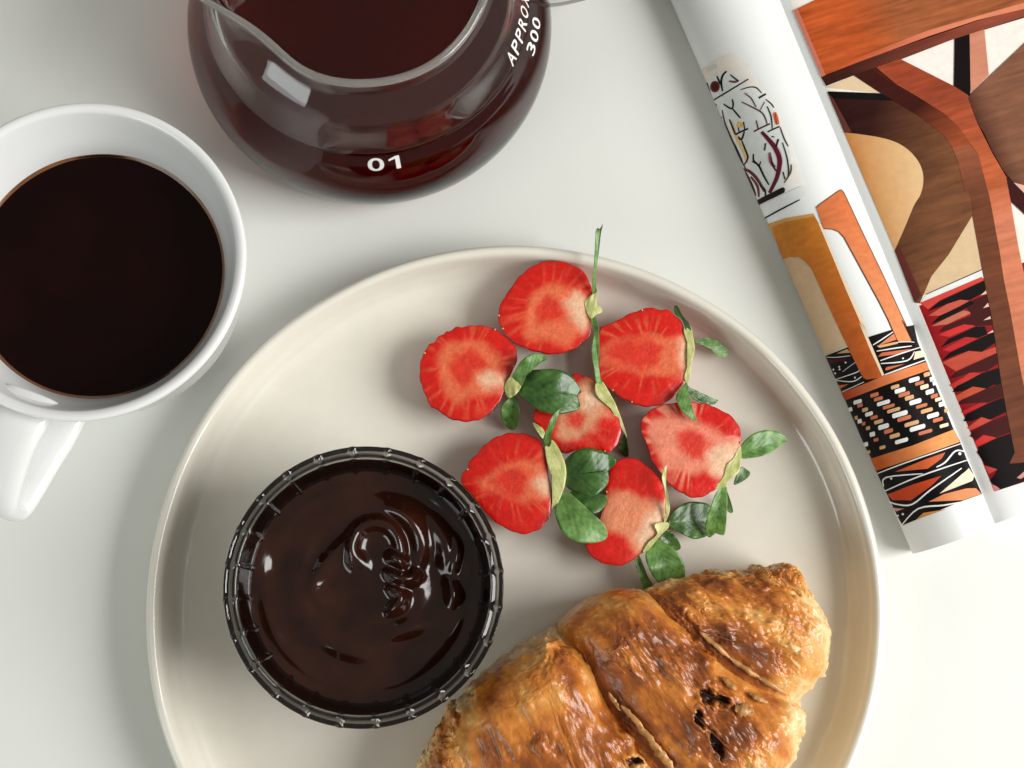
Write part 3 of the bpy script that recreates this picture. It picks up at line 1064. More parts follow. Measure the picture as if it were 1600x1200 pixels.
cx, cy = b5([(183, 265)])[0]
pl.dot((cx, cy), 7.5, (112, 38, 28), 4, 9)
pl.dot((cx, cy), 4.5, (70, 20, 18), 5, 6)
pl.poly(b5([(486, 1122), (520, 1105), (690, 1020), (708, 1034), (700, 1062), (540, 1140), (495, 1157)]), (32, 22, 24), 5)
pl.poly(b5([(500, 1170), (700, 1070), (830, 1010), (850, 1090), (650, 1198), (530, 1260)]), (224, 227, 226), 3)
pl.stroke(b6([(55, 268), (150, 215), (300, 138)]), 2.6, (34, 26, 28), 5)
# tan wall and the two wooden legs
pl.poly(b6([(183, 537), (250, 520), (320, 535), (380, 600), (470, 800), (600, 1080), (625, 1115), (470, 1180), (430, 1110), (300, 830)]), (196, 164, 128), 1, grad=((1230, 400), (1300, 540), (214, 186, 152)))
pl.poly(b6([(85, 300), (200, 262), (390, 230), (445, 330), (130, 420)]), (204, 150, 86), 1)
pl.poly(b6([(118, 322), (200, 288), (395, 250), (445, 335), (520, 520), (610, 740), (740, 1030)]) + b7([(372, 10), (470, 230), (578, 455), (565, 470), (440, 485), (415, 470), (390, 430), (300, 245), (187, 0)]) +
        b6([(600, 1080), (470, 800), (380, 600), (335, 545), (290, 522), (240, 520), (183, 535)]), (188, 118, 42), 3, grain=0.5, grad=((1240, 340), (1340, 560), (190, 92, 40)))
pl.poly(b6([(425, 300), (440, 300), (455, 335), (530, 520), (760, 1030)]) + b7([(392, 8), (490, 230), (582, 448), (566, 458), (470, 250), (372, 10)]) + b6([(735, 1030), (608, 740), (518, 520), (440, 335)]), (244, 222, 188), 4)
leg2 = b6([(410, 192), (425, 175), (555, 80), (572, 72), (590, 92), (720, 370), (850, 640), (1010, 990)]) + b7([(720, 5), (800, 170), (790, 182), (695, 184), (680, 160), (610, 0)]) + b6([(830, 830), (700, 590), (595, 395), (560, 355), (520, 338), (458, 332)])
pl.poly(leg2, (204, 112, 66), 3, grain=0.5, grad=((1310, 330), (1400, 520), (216, 138, 92)))
for i in range(len(leg2) - 1):
    pl.stroke([leg2[i], leg2[i + 1]], 1.6, (96, 48, 30), 4)
# rug
rug = b7([(105, 293), (285, 222), (470, 135), (640, 82), (830, 40), (850, 180)]) + b7([(915, 330), (945, 405), (1140, 885), (1195, 985)]) + b8([(880, 395), (945, 540), (1010, 690), (860, 742), (370, 942), (330, 870), (220, 640), (155, 500), (115, 395)]) + b7([(420, 1010), (270, 655), (235, 580)])
pl.poly(rug, (17, 12, 14), 2)
OR, TN, WH, CR = (206, 118, 84), (216, 172, 126), (236, 237, 236), (240, 218, 188)
pl.poly(b7([(236, 592), (400, 530), (580, 455), (915, 345), (945, 408), (600, 528), (268, 655)]), (176, 58, 34), 3, grain=0.4, grad=((1320, 620), (1400, 590), (218, 128, 78)))
pl.poly(b8([(112, 398), (450, 292), (780, 162), (830, 265), (480, 390), (155, 497)]), (196, 92, 40), 3, grain=0.4, grad=((1375, 725), (1470, 690), (224, 152, 92)))
dashes = [(370, 665, 70, WH), (390, 695, 45, OR), (430, 730, 50, TN), (462, 765, 65, WH), (503, 793, 60, OR), (540, 828, 75, TN), (580, 868, 90, WH), (620, 905, 75, OR), (670, 943, 85, TN), (725, 985, 110, WH),
          (505, 610, 70, OR), (537, 642, 75, OR), (578, 675, 110, WH), (620, 705, 100, OR), (660, 735, 110, TN), (710, 768, 130, WH), (745, 803, 115, OR), (805, 845, 120, TN), (852, 880, 130, WH), (915, 915, 115, OR),
          (670, 545, 70, TN), (710, 575, 90, WH), (743, 607, 95, OR), (785, 635, 75, TN), (833, 668, 100, WH), (883, 702, 95, OR), (925, 740, 100, TN), (975, 780, 100, WH), (1015, 815, 85, OR), (1065, 862, 75, CR),
          (822, 488, 90, WH), (865, 517, 75, OR), (905, 547, 70, CR), (948, 587, 70, WH), (985, 622, 60, OR), (1015, 650, 50, CR), (1045, 688, 50, WH), (1080, 740, 30, TN), (925, 445, 55, TN), (962, 485, 30, WH), (985, 517, 30, WH),
          (313, 727, 30, WH), (360, 795, 25, TN), (388, 823, 35, WH), (420, 843, 30, OR), (455, 880, 35, TN), (490, 930, 45, WH), (520, 975, 40, OR), (572, 1037, 50, TN), (437, 1012, 40, WH), (460, 1075, 30, TN)]
rnd = random.Random(4)
for x, y, L, c in dashes:
    h2 = 13 + rnd.random() * 4 + (2 if c is WH else 0)
    q = []
    for ux, uy in ((-1, -.6), (-.8, -1), (.85, -1), (1, -.5), (1, .5), (.8, 1), (-.85, 1), (-1, .6)):
        dx, dy = ux * L / 2, uy * h2
        q.append((x + dx * 0.95 + dy * 0.15, y + dy - dx * 0.27))
    pl.poly(b7(q), c, 3)
for c, p in [((214, 128, 92), [(530, 212), (655, 112), (684, 160)]), ((206, 110, 72), [(530, 300), (560, 268), (800, 238), (700, 278)]), ((206, 110, 72), [(588, 405), (600, 385), (745, 360), (600, 412)]), (CR, [(828, 262), (880, 252), (908, 300), (815, 328)]),
             ((190, 150, 112), [(200, 272), (282, 235), (312, 265)]), ((70, 14, 22), [(130, 320), (280, 308), (270, 330), (140, 356)]), ((196, 110, 70), [(208, 525), (300, 520), (230, 560)]), ((220, 170, 120), [(520, 212), (680, 180), (690, 195), (545, 228)])]:
    pl.poly(b7(p), c, 3)
for w, p in [(10, [(490, 205), (560, 160), (650, 98)]), (10, [(520, 255), (680, 230), (800, 215)]), (10, [(550, 332), (700, 280), (870, 225)]), (10, [(555, 356), (760, 335), (822, 260)]), (11, [(585, 447), (750, 387), (915, 327)]),
             (5, [(120, 300), (200, 302), (310, 290)]), (7, [(185, 485), (350, 430), (382, 410)]), (8, [(200, 490), (330, 500), (402, 460)]), (8, [(245, 585), (420, 505)]), (5, [(250, 420), (350, 345)]), (8, [(680, 185), (820, 185)])]:
    pl.stroke(b7(p), w / 5.2, WH, 4)
for x, y in [(730, 315), (175, 402), (222, 380), (272, 345), (190, 432), (348, 468), (225, 400)]:
    pl.dot(b7([(x, y)])[0], 1.4, WH, 4)
for c, p in [((206, 96, 54), [(310, 505), (540, 410), (710, 350), (680, 400), (570, 482)]), ((196, 70, 34), [(250, 690), (450, 610), (680, 540), (600, 622), (440, 738), (290, 735)]), (CR, [(665, 686), (900, 478), (945, 545), (930, 582)]),
             ((222, 138, 92), [(580, 750), (700, 690), (880, 645), (960, 645), (1003, 690), (850, 740)]), ((200, 138, 72), [(480, 895), (540, 840), (720, 812)]), ((196, 150, 140), [(280, 788), (385, 805), (320, 828)])]:
    pl.poly(b8(p), c, 3, grain=0.3)
for w, p in [(10, [(165, 520), (400, 430), (835, 280)]), (13, [(640, 470), (710, 430), (790, 340), (865, 345)]), (11, [(220, 625), (240, 550), (530, 522)]), (11, [(230, 662), (500, 545), (900, 410)]),
             (13, [(260, 745), (330, 770), (450, 770), (600, 650), (840, 480)]), (13, [(370, 935), (500, 805), (700, 780), (850, 755)])]:
    pl.stroke(b8(p), w / 5.2, WH, 4)
for x, y, r in [(825, 362, 2.4), (280, 560, 1.7), (375, 850, 1.8), (337, 862, 1.4)]:
    pl.dot(b8([(x, y)])[0], r, WH, 4)
pl.build('printed_photograph', mag)


# ------------------------------------------------------------------ soft forms grown from an outline
def mound(outline_px, z_edge, n, rings_top, spine_px, top_fn, z_floor, tuck=0.55, rings_low=8, flat=False):
    """closed body whose widest section is the outline at z_edge; returns verts, faces, ring parameter, index"""
    o = resample(catmull(outline_px, 6, True), n)
    W = np.array([at(x, y, z_edge)[:2] for x, y in o])
    sp = np.array([at(x, y, z_edge)[:2] for x, y in spine_px])
    if len(sp) == 1:
        C = np.repeat(sp, n, 0)
    else:
        a, b3 = sp
        ab = b3 - a
        t = np.clip(((W - a) @ ab) / (ab @ ab), 0, 1)
        C = a + t[:, None] * ab
    V, T, A = [], [], []
    for i in range(rings_top + 1):
        t = i / rings_top
        if not flat:
            t = math.sin(t * math.pi / 2)
        t = max(t, 0.012)
        for j in range(n):
            p = C[j] + (W[j] - C[j]) * t
            V.append((p[0], p[1], z_edge + top_fn(t)))
            T.append(t)
            A.append(j / n)
    for i in range(1, rings_low + 1):
        ph = i / rings_low * math.pi / 2
        k = 1 - tuck * (1 - math.cos(ph))
        z = z_edge - (z_edge - z_floor) * math.sin(ph)
        for j in range(n):
            p = C[j] + (W[j] - C[j]) * k
            V.append((p[0], p[1], z))
            T.append(1 + i / rings_low)
            A.append(j / n)
    F = [tuple(range(n))]
    R = rings_top + rings_low + 1
    for i in range(R - 1):
        for j in range(n):
            k = (j + 1) % n
            F.append((i * n + j, i * n + n + j, i * n + n + k, i * n + k))
    F.append(tuple(range((R - 1) * n, R * n))[::-1])
    V = np.array(V)
    # orientation: top faces should look up
    ar = 0.0
    for a, b3 in zip(W, np.roll(W, -1, 0)):
        ar += a[0] * b3[1] - b3[0] * a[1]
    if ar < 0:
        F = [f2[::-1] for f2 in F]
    return V, F, np.array(T), np.array(A)


def leaf(parent, outline_px, base_px, tip_px, z0, z1, arch=0.12, mat=None, cup=0.10, name='leaf', thick=0.045):
    """thin bent leaf: outline traced, midrib from base to tip rising from z0 to z1"""
    n = 44
    o = resample(catmull(outline_px, 5, True), n)
    b0, t0 = np.array(base_px, float), np.array(tip_px, float)
    ax = t0 - b0
    L2 = ax @ ax
    per = np.array([-ax[1], ax[0]]) / math.sqrt(L2)
    rings = 7
    wmax = np.max(np.abs((o - b0) @ per)) + 1e-6
    top, uv = [], []
    for i in range(rings + 1):
        k = i / rings
        for j in range(n):
            q = np.clip(((o[j] - b0) @ ax) / L2, 0.04, 0.96)
            c = b0 + ax * q
            p = c + (o[j] - c) * max(k, 0.02)
            q2 = ((p - b0) @ ax) / L2
            side = ((p - b0) @ per) / wmax
            z = z0 + (z1 - z0) * q2 + arch * math.sin(math.pi * min(max(q2, 0), 1)) + cup * (abs(side) ** 1.3) - cup * 0.3
            z += 0.03 * math.sin(q2 * 17 + side * 3 + z0 * 9) * abs(side)
            z = max(z, FLOOR + 0.07)
            w = at(p[0], p[1], z)
            top.append((w.x, w.y, w.z))
            uv.append((q2, side))
    V = np.array(top)
    B = V.copy()
    B[:, 2] -= thick
    N = len(V)
    F = [tuple(range(n)), tuple(range(N, N + n))[::-1]]
    for i in range(rings):
        for j in range(n):
            k = (j + 1) % n
            F.append((i * n + j, i * n + n + j, i * n + n + k, i * n + k))
            F.append((N + i * n + j, N + i * n + k, N + i * n + n + k, N + i * n + n + j))
    e = rings * n
    for j in range(n):
        k = (j + 1) % n
        F.append((e + j, N + e + j, N + e + k, e + k))
    return put(name, np.vstack([V, B]), F, mat or M_leaf, parent, uvs=uv + uv)


# ------------------------------------------------------------------ strawberries
RED = np.array((0.66, 0.0085, 0.0030))
DEEP = np.array((0.42, 0.004, 0.002))
CORE = np.array((0.70, 0.026, 0.012))
PALE = np.array((0.78, 0.160, 0.066))
CREAM = np.array((0.86, 0.58, 0.38))
SEED = np.array((0.70, 0.36, 0.12))


def strawberry(label, outline, pale, core, cream, zc, seed, streak=0.5, pale_amt=1.0, pale_col=PALE):
    cxy = np.mean(outline, 0)
    base = at(cxy[0], cxy[1], FLOOR)
    t = thing('strawberry_half', (base.x, base.y, FLOOR), label, 'strawberry', 'halved strawberries on the plate')
    n = 128
    # fine scallops where the seeds sit on the rim
    o = resample(catmull(outline, 5, True), 256)
    ang = np.arange(256) / 256.0
    nrm = o - cxy
    nrm /= np.linalg.norm(nrm, axis=1)[:, None]
    o = o + nrm * (1.6 * np.abs(np.sin(ang * math.pi * (19 + seed % 4))) ** 0.7 - 1.0)[:, None] * (0.5 + vnoise(np.c_[ang * 9, ang * 0, ang * 0 + seed], seed))[:, None]
    V, F, T, A = mound([tuple(p) for p in o[::2]], zc, n, 44, [tuple(cxy)], lambda q: 0.07 * (1 - q ** 6), FLOOR + 0.01, 0.62, 10, flat=True)
    px = project(V)
    rs = np.random.RandomState(seed)
    rel = px - cxy
    th2 = np.arctan2(rel[:, 1], rel[:, 0])
    rad = np.linalg.norm(rel, axis=1)
    nz = fbm(np.c_[px * 0.05, px[:, 0] * 0 + seed], seed, 4)
    wob = (nz - 0.5) * 16
    col = RED[None] * np.ones((len(V), 1))
    sd = poly_sd(px, pale) + wob
    a = 1 - sstep(-10, 9, sd)
    # streaks running from the pale ring to the skin
    st = fbm(np.c_[th2 * 11.0, rad * 0.012, th2 * 0 + seed], seed + 3, 3)
    a2_ = sstep(0.55, 0.68, st) * (1 - sstep(4, 46, sd)) * streak
    a = np.clip(np.maximum(a, a2_), 0, 1) * pale_amt
    col = col + (pale_col - col) * a[:, None]
    if core:
        c = (1 - sstep(-8, 11, poly_sd(px, core) + wob))
        col = col + (CORE - col) * (0.92 * c)[:, None]
    if cream:
        c = (1 - sstep(-12, 10, poly_sd(px, cream) + wob * 0.8))
        col = col + (CREAM - col) * (0.85 * c)[:, None]
    # mottled cells
    mot = vnoise(np.c_[px * 0.45, px[:, 0] * 0], seed + 9)
    col *= (0.86 + 0.28 * mot)[:, None]
    # skin
    skin = sstep(0.965, 1.0, T)
    sk = DEEP[None] * (0.8 + 0.5 * nz)[:, None]
    col = col + (sk - col) * skin[:, None]
    # seeds dimpled into the skin
    lowm = T > 1.04
    sg = vnoise(np.c_[A * 46, T * 7, T * 0 + seed], seed + 5)
    sm = sstep(0.80, 0.88, sg) * lowm
    col = col + (SEED - col) * sm[:, None]
    # relief of the cut face
    V[:, 2] += np.where(T < 0.97, 0.035 * (nz - 0.5) + 0.012 * (mot - 0.5), 0)
    fl_ = put('flesh', V, F, M_berry, t, colors=col)
    # a few achenes left on the cut edge
    for k in range(rs.randint(1, 4)):
        j = rs.randint(0, 256)
        p = o[j] - nrm[j] * 1.5
        w = at(p[0], p[1], zc + 0.03)
        sv, sf = lathe([(0, 0.0), (0.03, 0.02), (0.036, 0.04), (0.02, 0.07), (0, 0.08)], 8, (0, 0))
        put('seed', [(w.x + x, w.y + y, w.z - 0.03 + z) for x, y, z in sv], sf, M_leaf_pale, fl_, uvs=[(0, 0)] * len(sv))
    return t


k1, k2, k3, k4, k5, k6, k7 = zm(6, 640, 480), zm(5.2158, 770, 340), zm(6, 910, 460), zm(6.665, 790, 540), zm(5.454, 710, 640), zm(5, 990, 610), zm(5.215, 890, 700)

s4 = strawberry('strawberry half half-hidden under leaves in the middle of the cluster',
                k4([(290, 700), (340, 640), (500, 520), (640, 380), (700, 300), (800, 302), (900, 350), (960, 400), (1060, 560), (1150, 700), (1200, 830), (1200, 920), (1160, 1030), (1080, 1110), (980, 1085), (850, 1070), (700, 1100), (600, 1120), (480, 1000), (380, 860), (300, 780)]),
                k4([(545, 700), (640, 560), (740, 430), (830, 345), (950, 390), (1060, 590), (1110, 740), (1000, 780), (920, 900), (760, 975), (620, 1000), (545, 940)]),
                k4([(640, 720), (760, 690), (830, 760), (780, 850), (660, 800)]), k4([(800, 500), (930, 480), (980, 600), (900, 690), (800, 640)]), 1.75, 41, 0.15, 0.9, np.array((0.72, 0.34, 0.18)))
s2 = strawberry('strawberry half with a thin upright green sepal crossing the plate rim',
                k2([(45, 770), (75, 680), (130, 600), (200, 500), (300, 410), (400, 365), (500, 355), (600, 365), (660, 395), (720, 420), (770, 490), (808, 580), (810, 650), (800, 760), (810, 850), (790, 960), (720, 1030), (640, 1080), (500, 1110), (380, 1095), (250, 1055), (150, 1000), (80, 920), (50, 840)]),
                k2([(290, 660), (390, 570), (540, 545), (700, 590), (780, 680), (770, 800), (720, 950), (600, 1050), (420, 990), (270, 990), (240, 820)]),
                k2([(380, 740), (440, 650), (540, 680), (575, 780), (500, 850), (390, 840)]), k2([(570, 690), (680, 610), (790, 670), (780, 900), (730, 940), (660, 820)]), 2.0, 12, 0.45)
s3 = strawberry('strawberry half with a curled detached-looking green leaf lying towards the rim',
                k3([(155, 330), (200, 300), (340, 240), (420, 190), (520, 155), (590, 130), (650, 120), (710, 145), (790, 140), (860, 190), (930, 260), (960, 330), (980, 420), (1000, 520), (990, 620), (1000, 700), (980, 780), (930, 860), (860, 950), (790, 1010), (700, 1040), (560, 1045), (420, 995), (300, 920), (220, 850), (165, 780), (150, 600), (150, 450)]),
                k3([(165, 490), (400, 425), (600, 385), (800, 400), (975, 390), (1000, 700), (900, 770), (600, 745), (350, 690), (165, 640)]),
                k3([(210, 540), (420, 440), (600, 420), (720, 500), (700, 640), (560, 690), (400, 660), (260, 620)]), k3([(920, 420), (995, 420), (1010, 720), (950, 760), (920, 600)]), 1.95, 23, 0.75)
s1 = strawberry('broad round strawberry half with a big dark leaf at its stem, farthest from the magazine',
                k1([(95, 600), (110, 480), (165, 380), (180, 345), (240, 330), (260, 275), (320, 260), (345, 225), (395, 220), (440, 185), (520, 185), (600, 170), (720, 180), (800, 205), (850, 240), (920, 300), (960, 340), (1000, 400), (1010, 480), (980, 570), (930, 660), (900, 740), (860, 850), (780, 960), (680, 1040), (560, 1070), (470, 1065), (360, 1035), (270, 965), (195, 925), (130, 780), (100, 690)]),
                k1([(250, 480), (340, 360), (520, 300), (700, 340), (840, 480), (900, 650), (880, 760), (700, 830), (560, 860), (440, 910), (310, 800), (270, 640)]),
                k1([(390, 560), (430, 450), (560, 400), (700, 480), (740, 560), (620, 600), (600, 720), (500, 770), (420, 700)]), k1([(620, 650), (760, 590), (880, 640), (920, 700), (860, 760), (700, 770), (640, 720)]), 1.95, 31, 0.6)
s5 = strawberry('strawberry half touching the ribbed glass bowl',
                k5([(55, 600), (70, 540), (110, 500), (120, 450), (200, 370), (250, 310), (330, 250), (420, 210), (520, 200), (640, 215), (720, 260), (770, 340), (790, 420), (800, 560), (830, 680), (830, 800), (820, 900), (780, 960), (720, 1020), (600, 1060), (500, 1040), (420, 1000), (340, 950), (250, 850), (160, 740), (80, 650)]),
                k5([(175, 620), (300, 540), (480, 440), (640, 440), (780, 440), (820, 800), (700, 790), (560, 795), (400, 715), (260, 675)]),
                k5([(300, 620), (380, 540), (520, 500), (640, 540), (600, 720), (520, 760), (420, 700)]), k5([(660, 610), (740, 560), (830, 560), (850, 740), (760, 750), (680, 680)]), 2.0, 52, 0.45)
s7 = strawberry('strawberry half with blurred pale centre beside the croissant',
                k7([(370, 120), (450, 80), (540, 90), (640, 150), (740, 250), (790, 380), (800, 500), (770, 600), (720, 700), (620, 830), (530, 900), (450, 950), (380, 955), (280, 940), (200, 900), (130, 800), (190, 720), (270, 500), (300, 300), (330, 180)]),
                k7([(240, 560), (310, 380), (470, 350), (640, 430), (780, 430), (800, 540), (720, 700), (600, 840), (540, 840), (460, 720), (310, 680)]),
                None, k7([(600, 560), (700, 470), (785, 440), (800, 540), (720, 720), (610, 840), (540, 740)]), 1.8, 64, 0.1, 0.95, np.array((0.78, 0.28, 0.14)))
s6 = strawberry('palest strawberry half with white streaks and a leaf pointing at the magazine',
                k6([(55, 280), (80, 200), (160, 140), (260, 105), (380, 95), (500, 95), (600, 115), (680, 155), (750, 190), (810, 260), (840, 340), (835, 440), (800, 560), (720, 680), (640, 770), (560, 820), (480, 840), (380, 800), (290, 740), (210, 640), (140, 540), (110, 440), (70, 350)]),
                k6([(115, 320), (160, 220), (330, 180), (520, 250), (690, 350), (800, 420), (740, 640), (600, 660), (420, 640), (270, 640), (190, 520)]),
                k6([(345, 340), (420, 310), (520, 340), (600, 420), (540, 540), (450, 540), (370, 440)]), k6([(560, 490), (690, 430), (810, 410), (800, 560), (700, 690), (600, 650)]), 2.0, 75, 1.0, 1.0, np.array((0.84, 0.265, 0.165)))

# leaves and calyces: (berry, outline, base, tip, z0, z1, arch, material)
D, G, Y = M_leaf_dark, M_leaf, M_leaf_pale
LEAVES = [
    (s1, k4, [(130, 500), (180, 400), (240, 270), (330, 250), (520, 245), (680, 310), (790, 470), (745, 520), (780, 640), (700, 690), (560, 712), (380, 690), (230, 590)], (150, 440), (770, 520), 2.0, 1.95, 0.35, D),
    (s1, k4, [(60, 400), (130, 200), (260, 90), (400, 95), (435, 140), (300, 205), (220, 300), (160, 430)], (90, 420), (425, 125), 2.05, 2.35, 0.25, G),
    (s1, k1, [(850, 980), (880, 900), (990, 830), (1030, 960), (1020, 1100), (960, 1152), (880, 1090)], (980, 840), (945, 1140), 1.7, 0.9, 0.15, G),
    (s1, k1, [(890, 740), (940, 650), (1020, 600), (1065, 680), (1020, 790), (940, 850), (905, 820)], (900, 740), (1055, 680), 2.02, 2.15, 0.06, Y),
    (s2, k2, [(812, 600), (812, 500), (822, 400), (830, 260), (840, 100), (855, 85), (868, 100), (900, 45), (882, 130), (862, 300), (845, 420), (840, 560), (850, 600), (830, 650)], (830, 620), (875, 70), 2.1, 3.0, 0.25, G),
    (s2, k2, [(750, 700), (790, 640), (850, 610), (845, 700), (885, 735), (890, 770), (840, 790), (810, 820), (780, 800)], (760, 740), (885, 755), 2.08, 2.1, 0.05, Y),
    (s2, k3, [(70, 190), (120, 205), (150, 290), (158, 500), (153, 700), (172, 790), (195, 835), (130, 825), (110, 700), (85, 520), (110, 380), (95, 280)], (90, 200), (175, 820), 2.1, 2.2, 0.1, G),
    (s3, k3, [(950, 320), (1010, 290), (1042, 420), (1052, 520), (1020, 650), (1010, 780), (980, 835), (955, 770), (995, 640), (1000, 500), (968, 400)], (985, 310), (980, 820), 2.0, 2.0, 0.08, Y),
    (s3, k3, [(862, 110), (892, 110), (940, 200), (1010, 290), (1022, 385), (980, 350), (935, 240), (868, 180)], (1010, 370), (875, 110), 1.95, 1.7, 0.2, D),
    (s3, k3, [(878, 950), (920, 880), (980, 825), (1000, 960), (1040, 1100), (1070, 1170), (1052, 1190), (960, 1120), (900, 1040)], (975, 830), (1060, 1185), 2.1, 2.35, 0.15, G),
    (s3, k3, [(980, 850), (1010, 880), (1050, 950), (1160, 1005), (1230, 1008), (1272, 985), (1240, 1028), (1150, 1030), (1050, 985), (1000, 925)], (985, 860), (1265, 990), 1.6, 0.9, 0.0, D),
    (s3, k3, [(1040, 440), (1100, 420), (1160, 403), (1260, 430), (1340, 490), (1372, 560), (1340, 592), (1250, 562), (1180, 485), (1110, 455)], (1050, 445), (1360, 580), 1.5, 1.1, 0.05, G),
    (s4, k4, [(935, 395), (1000, 370), (1030, 400), (1100, 520), (1160, 640), (1250, 890), (1262, 960), (1200, 830), (1140, 700), (1060, 625), (950, 520)], (960, 420), (1258, 950), 1.95, 1.5, 0.1, Y),
    (s4, k4, [(1225, 930), (1258, 960), (1278, 1150), (1200, 1125), (1180, 1050)], (1245, 940), (1250, 1145), 1.4, 0.8, 0.0, D),
    (s5, k5, [(775, 300), (830, 255), (900, 350), (952, 500), (940, 650), (880, 800), (830, 862), (835, 780), (855, 650), (815, 520), (785, 430)], (825, 280), (835, 850), 2.1, 2.05, 0.1, Y),
    (s5, k5, [(755, 270), (780, 180), (830, 60), (895, -5), (918, -5), (860, 80), (830, 150), (825, 290), (790, 320)], (795, 310), (905, 0), 2.15, 3.0, 0.3, G),
    (s5, k5, [(668, 110), (760, 170), (775, 260), (720, 210)], (770, 245), (672, 115), 2.1, 2.3, 0.05, Y),
    (s5, k5, [(1000, 690), (1240, 715), (1305, 760), (1240, 870), (1150, 880), (1040, 780)], (960, 700), (1290, 790), 1.95, 1.95, 0.05, D),
    (s5, k5, [(935, 460), (980, 390), (1060, 340), (1160, 330), (1300, 370), (1382, 430), (1345, 490), (1262, 528), (1312, 535), (1312, 620), (1260, 690), (1180, 737), (1080, 722), (1000, 690), (945, 640)], (940, 560), (1320, 520), 2.1, 2.2, 0.25, D),
    (s5, k5, [(855, 860), (900, 770), (940, 690), (1020, 740), (1160, 870), (1270, 970), (1307, 1060), (1280, 1112), (1180, 1137), (1060, 1130), (970, 1090), (900, 1010)], (905, 760), (1295, 1095), 2.1, 2.15, 0.25, G),
    (s6, k6, [(838, 445), (870, 390), (930, 340), (1020, 310), (1100, 315), (1170, 345), (1202, 385), (1150, 430), (1060, 492), (960, 522), (838, 527)], (835, 490), (1198, 385), 1.9, 1.5, 0.2, G),
    (s6, k6, [(788, 700), (830, 600), (880, 615), (912, 650), (870, 700), (790, 738)], (810, 640), (905, 655), 1.5, 1.2, 0.05, D),
    (s6, k6, [(718, 770), (750, 840), (777, 950), (728, 930)], (722, 775), (770, 945), 1.5, 0.9, 0.0, D),
    (s6, k6, [(612, 880), (650, 790), (722, 745), (732, 850), (727, 1000), (707, 1132), (650, 1110), (590, 1152), (558, 1080), (580, 970)], (690, 755), (640, 1130), 1.95, 1.35, 0.2, G),
    (s6, k6, [(635, 765), (700, 680), (730, 580), (780, 530), (832, 430), (842, 520), (822, 640), (745, 700), (722, 752)], (660, 750), (838, 460), 2.02, 2.02, 0.06, Y),
    (s7, k7, [(752, 245), (768, 170), (797, 135), (783, 250), (802, 400), (818, 500), (785, 600), (768, 605), (788, 470), (772, 330)], (778, 600), (790, 145), 1.9, 2.5, 0.1, Y),
    (s7, k7, [(690, 620), (800, 605), (805, 650), (740, 712), (640, 835), (595, 845), (640, 770), (715, 700)], (610, 835), (800, 620), 1.9, 1.9, 0.06, Y),
    (s7, k6, [(275, 1040), (310, 940), (400, 880), (480, 868), (590, 890), (602, 960), (565, 1080), (580, 1132), (480, 1162), (400, 1132), (320, 1090)], (285, 1030), (590, 1010), 1.5, 0.95, 0.15, D),
    (s7, k7, [(738, 742), (800, 668), (870, 730), (907, 810), (860, 837), (800, 792)], (760, 720), (890, 825), 1.4, 0.9, 0.05, D),
    (s7, k7, [(618, 870), (690, 765), (740, 752), (830, 808), (900, 880), (942, 990), (920, 1092), (820, 1112), (740, 1112), (660, 1010)], (700, 770), (860, 1100), 1.8, 1.5, 0.3, G),
    (s7, k7, [(528, 910), (560, 868), (600, 950), (640, 1050), (697, 1150), (620, 1172), (580, 1080)], (560, 880), (650, 1160), 1.7, 1.4, 0.1, G),
]
stem_of = {}
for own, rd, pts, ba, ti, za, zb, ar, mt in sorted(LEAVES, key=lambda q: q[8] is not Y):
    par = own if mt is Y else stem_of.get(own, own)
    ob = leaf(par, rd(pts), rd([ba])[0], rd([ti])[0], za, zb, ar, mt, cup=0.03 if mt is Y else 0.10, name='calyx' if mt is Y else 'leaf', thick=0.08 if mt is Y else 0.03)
    if mt is Y:
        stem_of.setdefault(own, ob)

# ------------------------------------------------------------------ croissant
cb = at(960, 1150, FLOOR)
cro = thing('croissant', (cb.x, cb.y, FLOOR), 'golden brown flaky chocolate croissant on the beige plate', 'croissant')
C_DARK = np.array((0.14, 0.036, 0.008))
C_BROWN = np.array((0.33, 0.088, 0.015))
C_AMBER = np.array((0.60, 0.200, 0.030))
C_TAN = np.array((0.72, 0.345, 0.085))
C_CREAM = np.array((0.82, 0.56, 0.27))


PITS = [(1112, 1090, 20, 10, 0.35), (1094, 1124, 6, 15, -0.15), (1120, 1165, 9, 20, -0.45), (990, 1190, 12, 10, 0.0)]


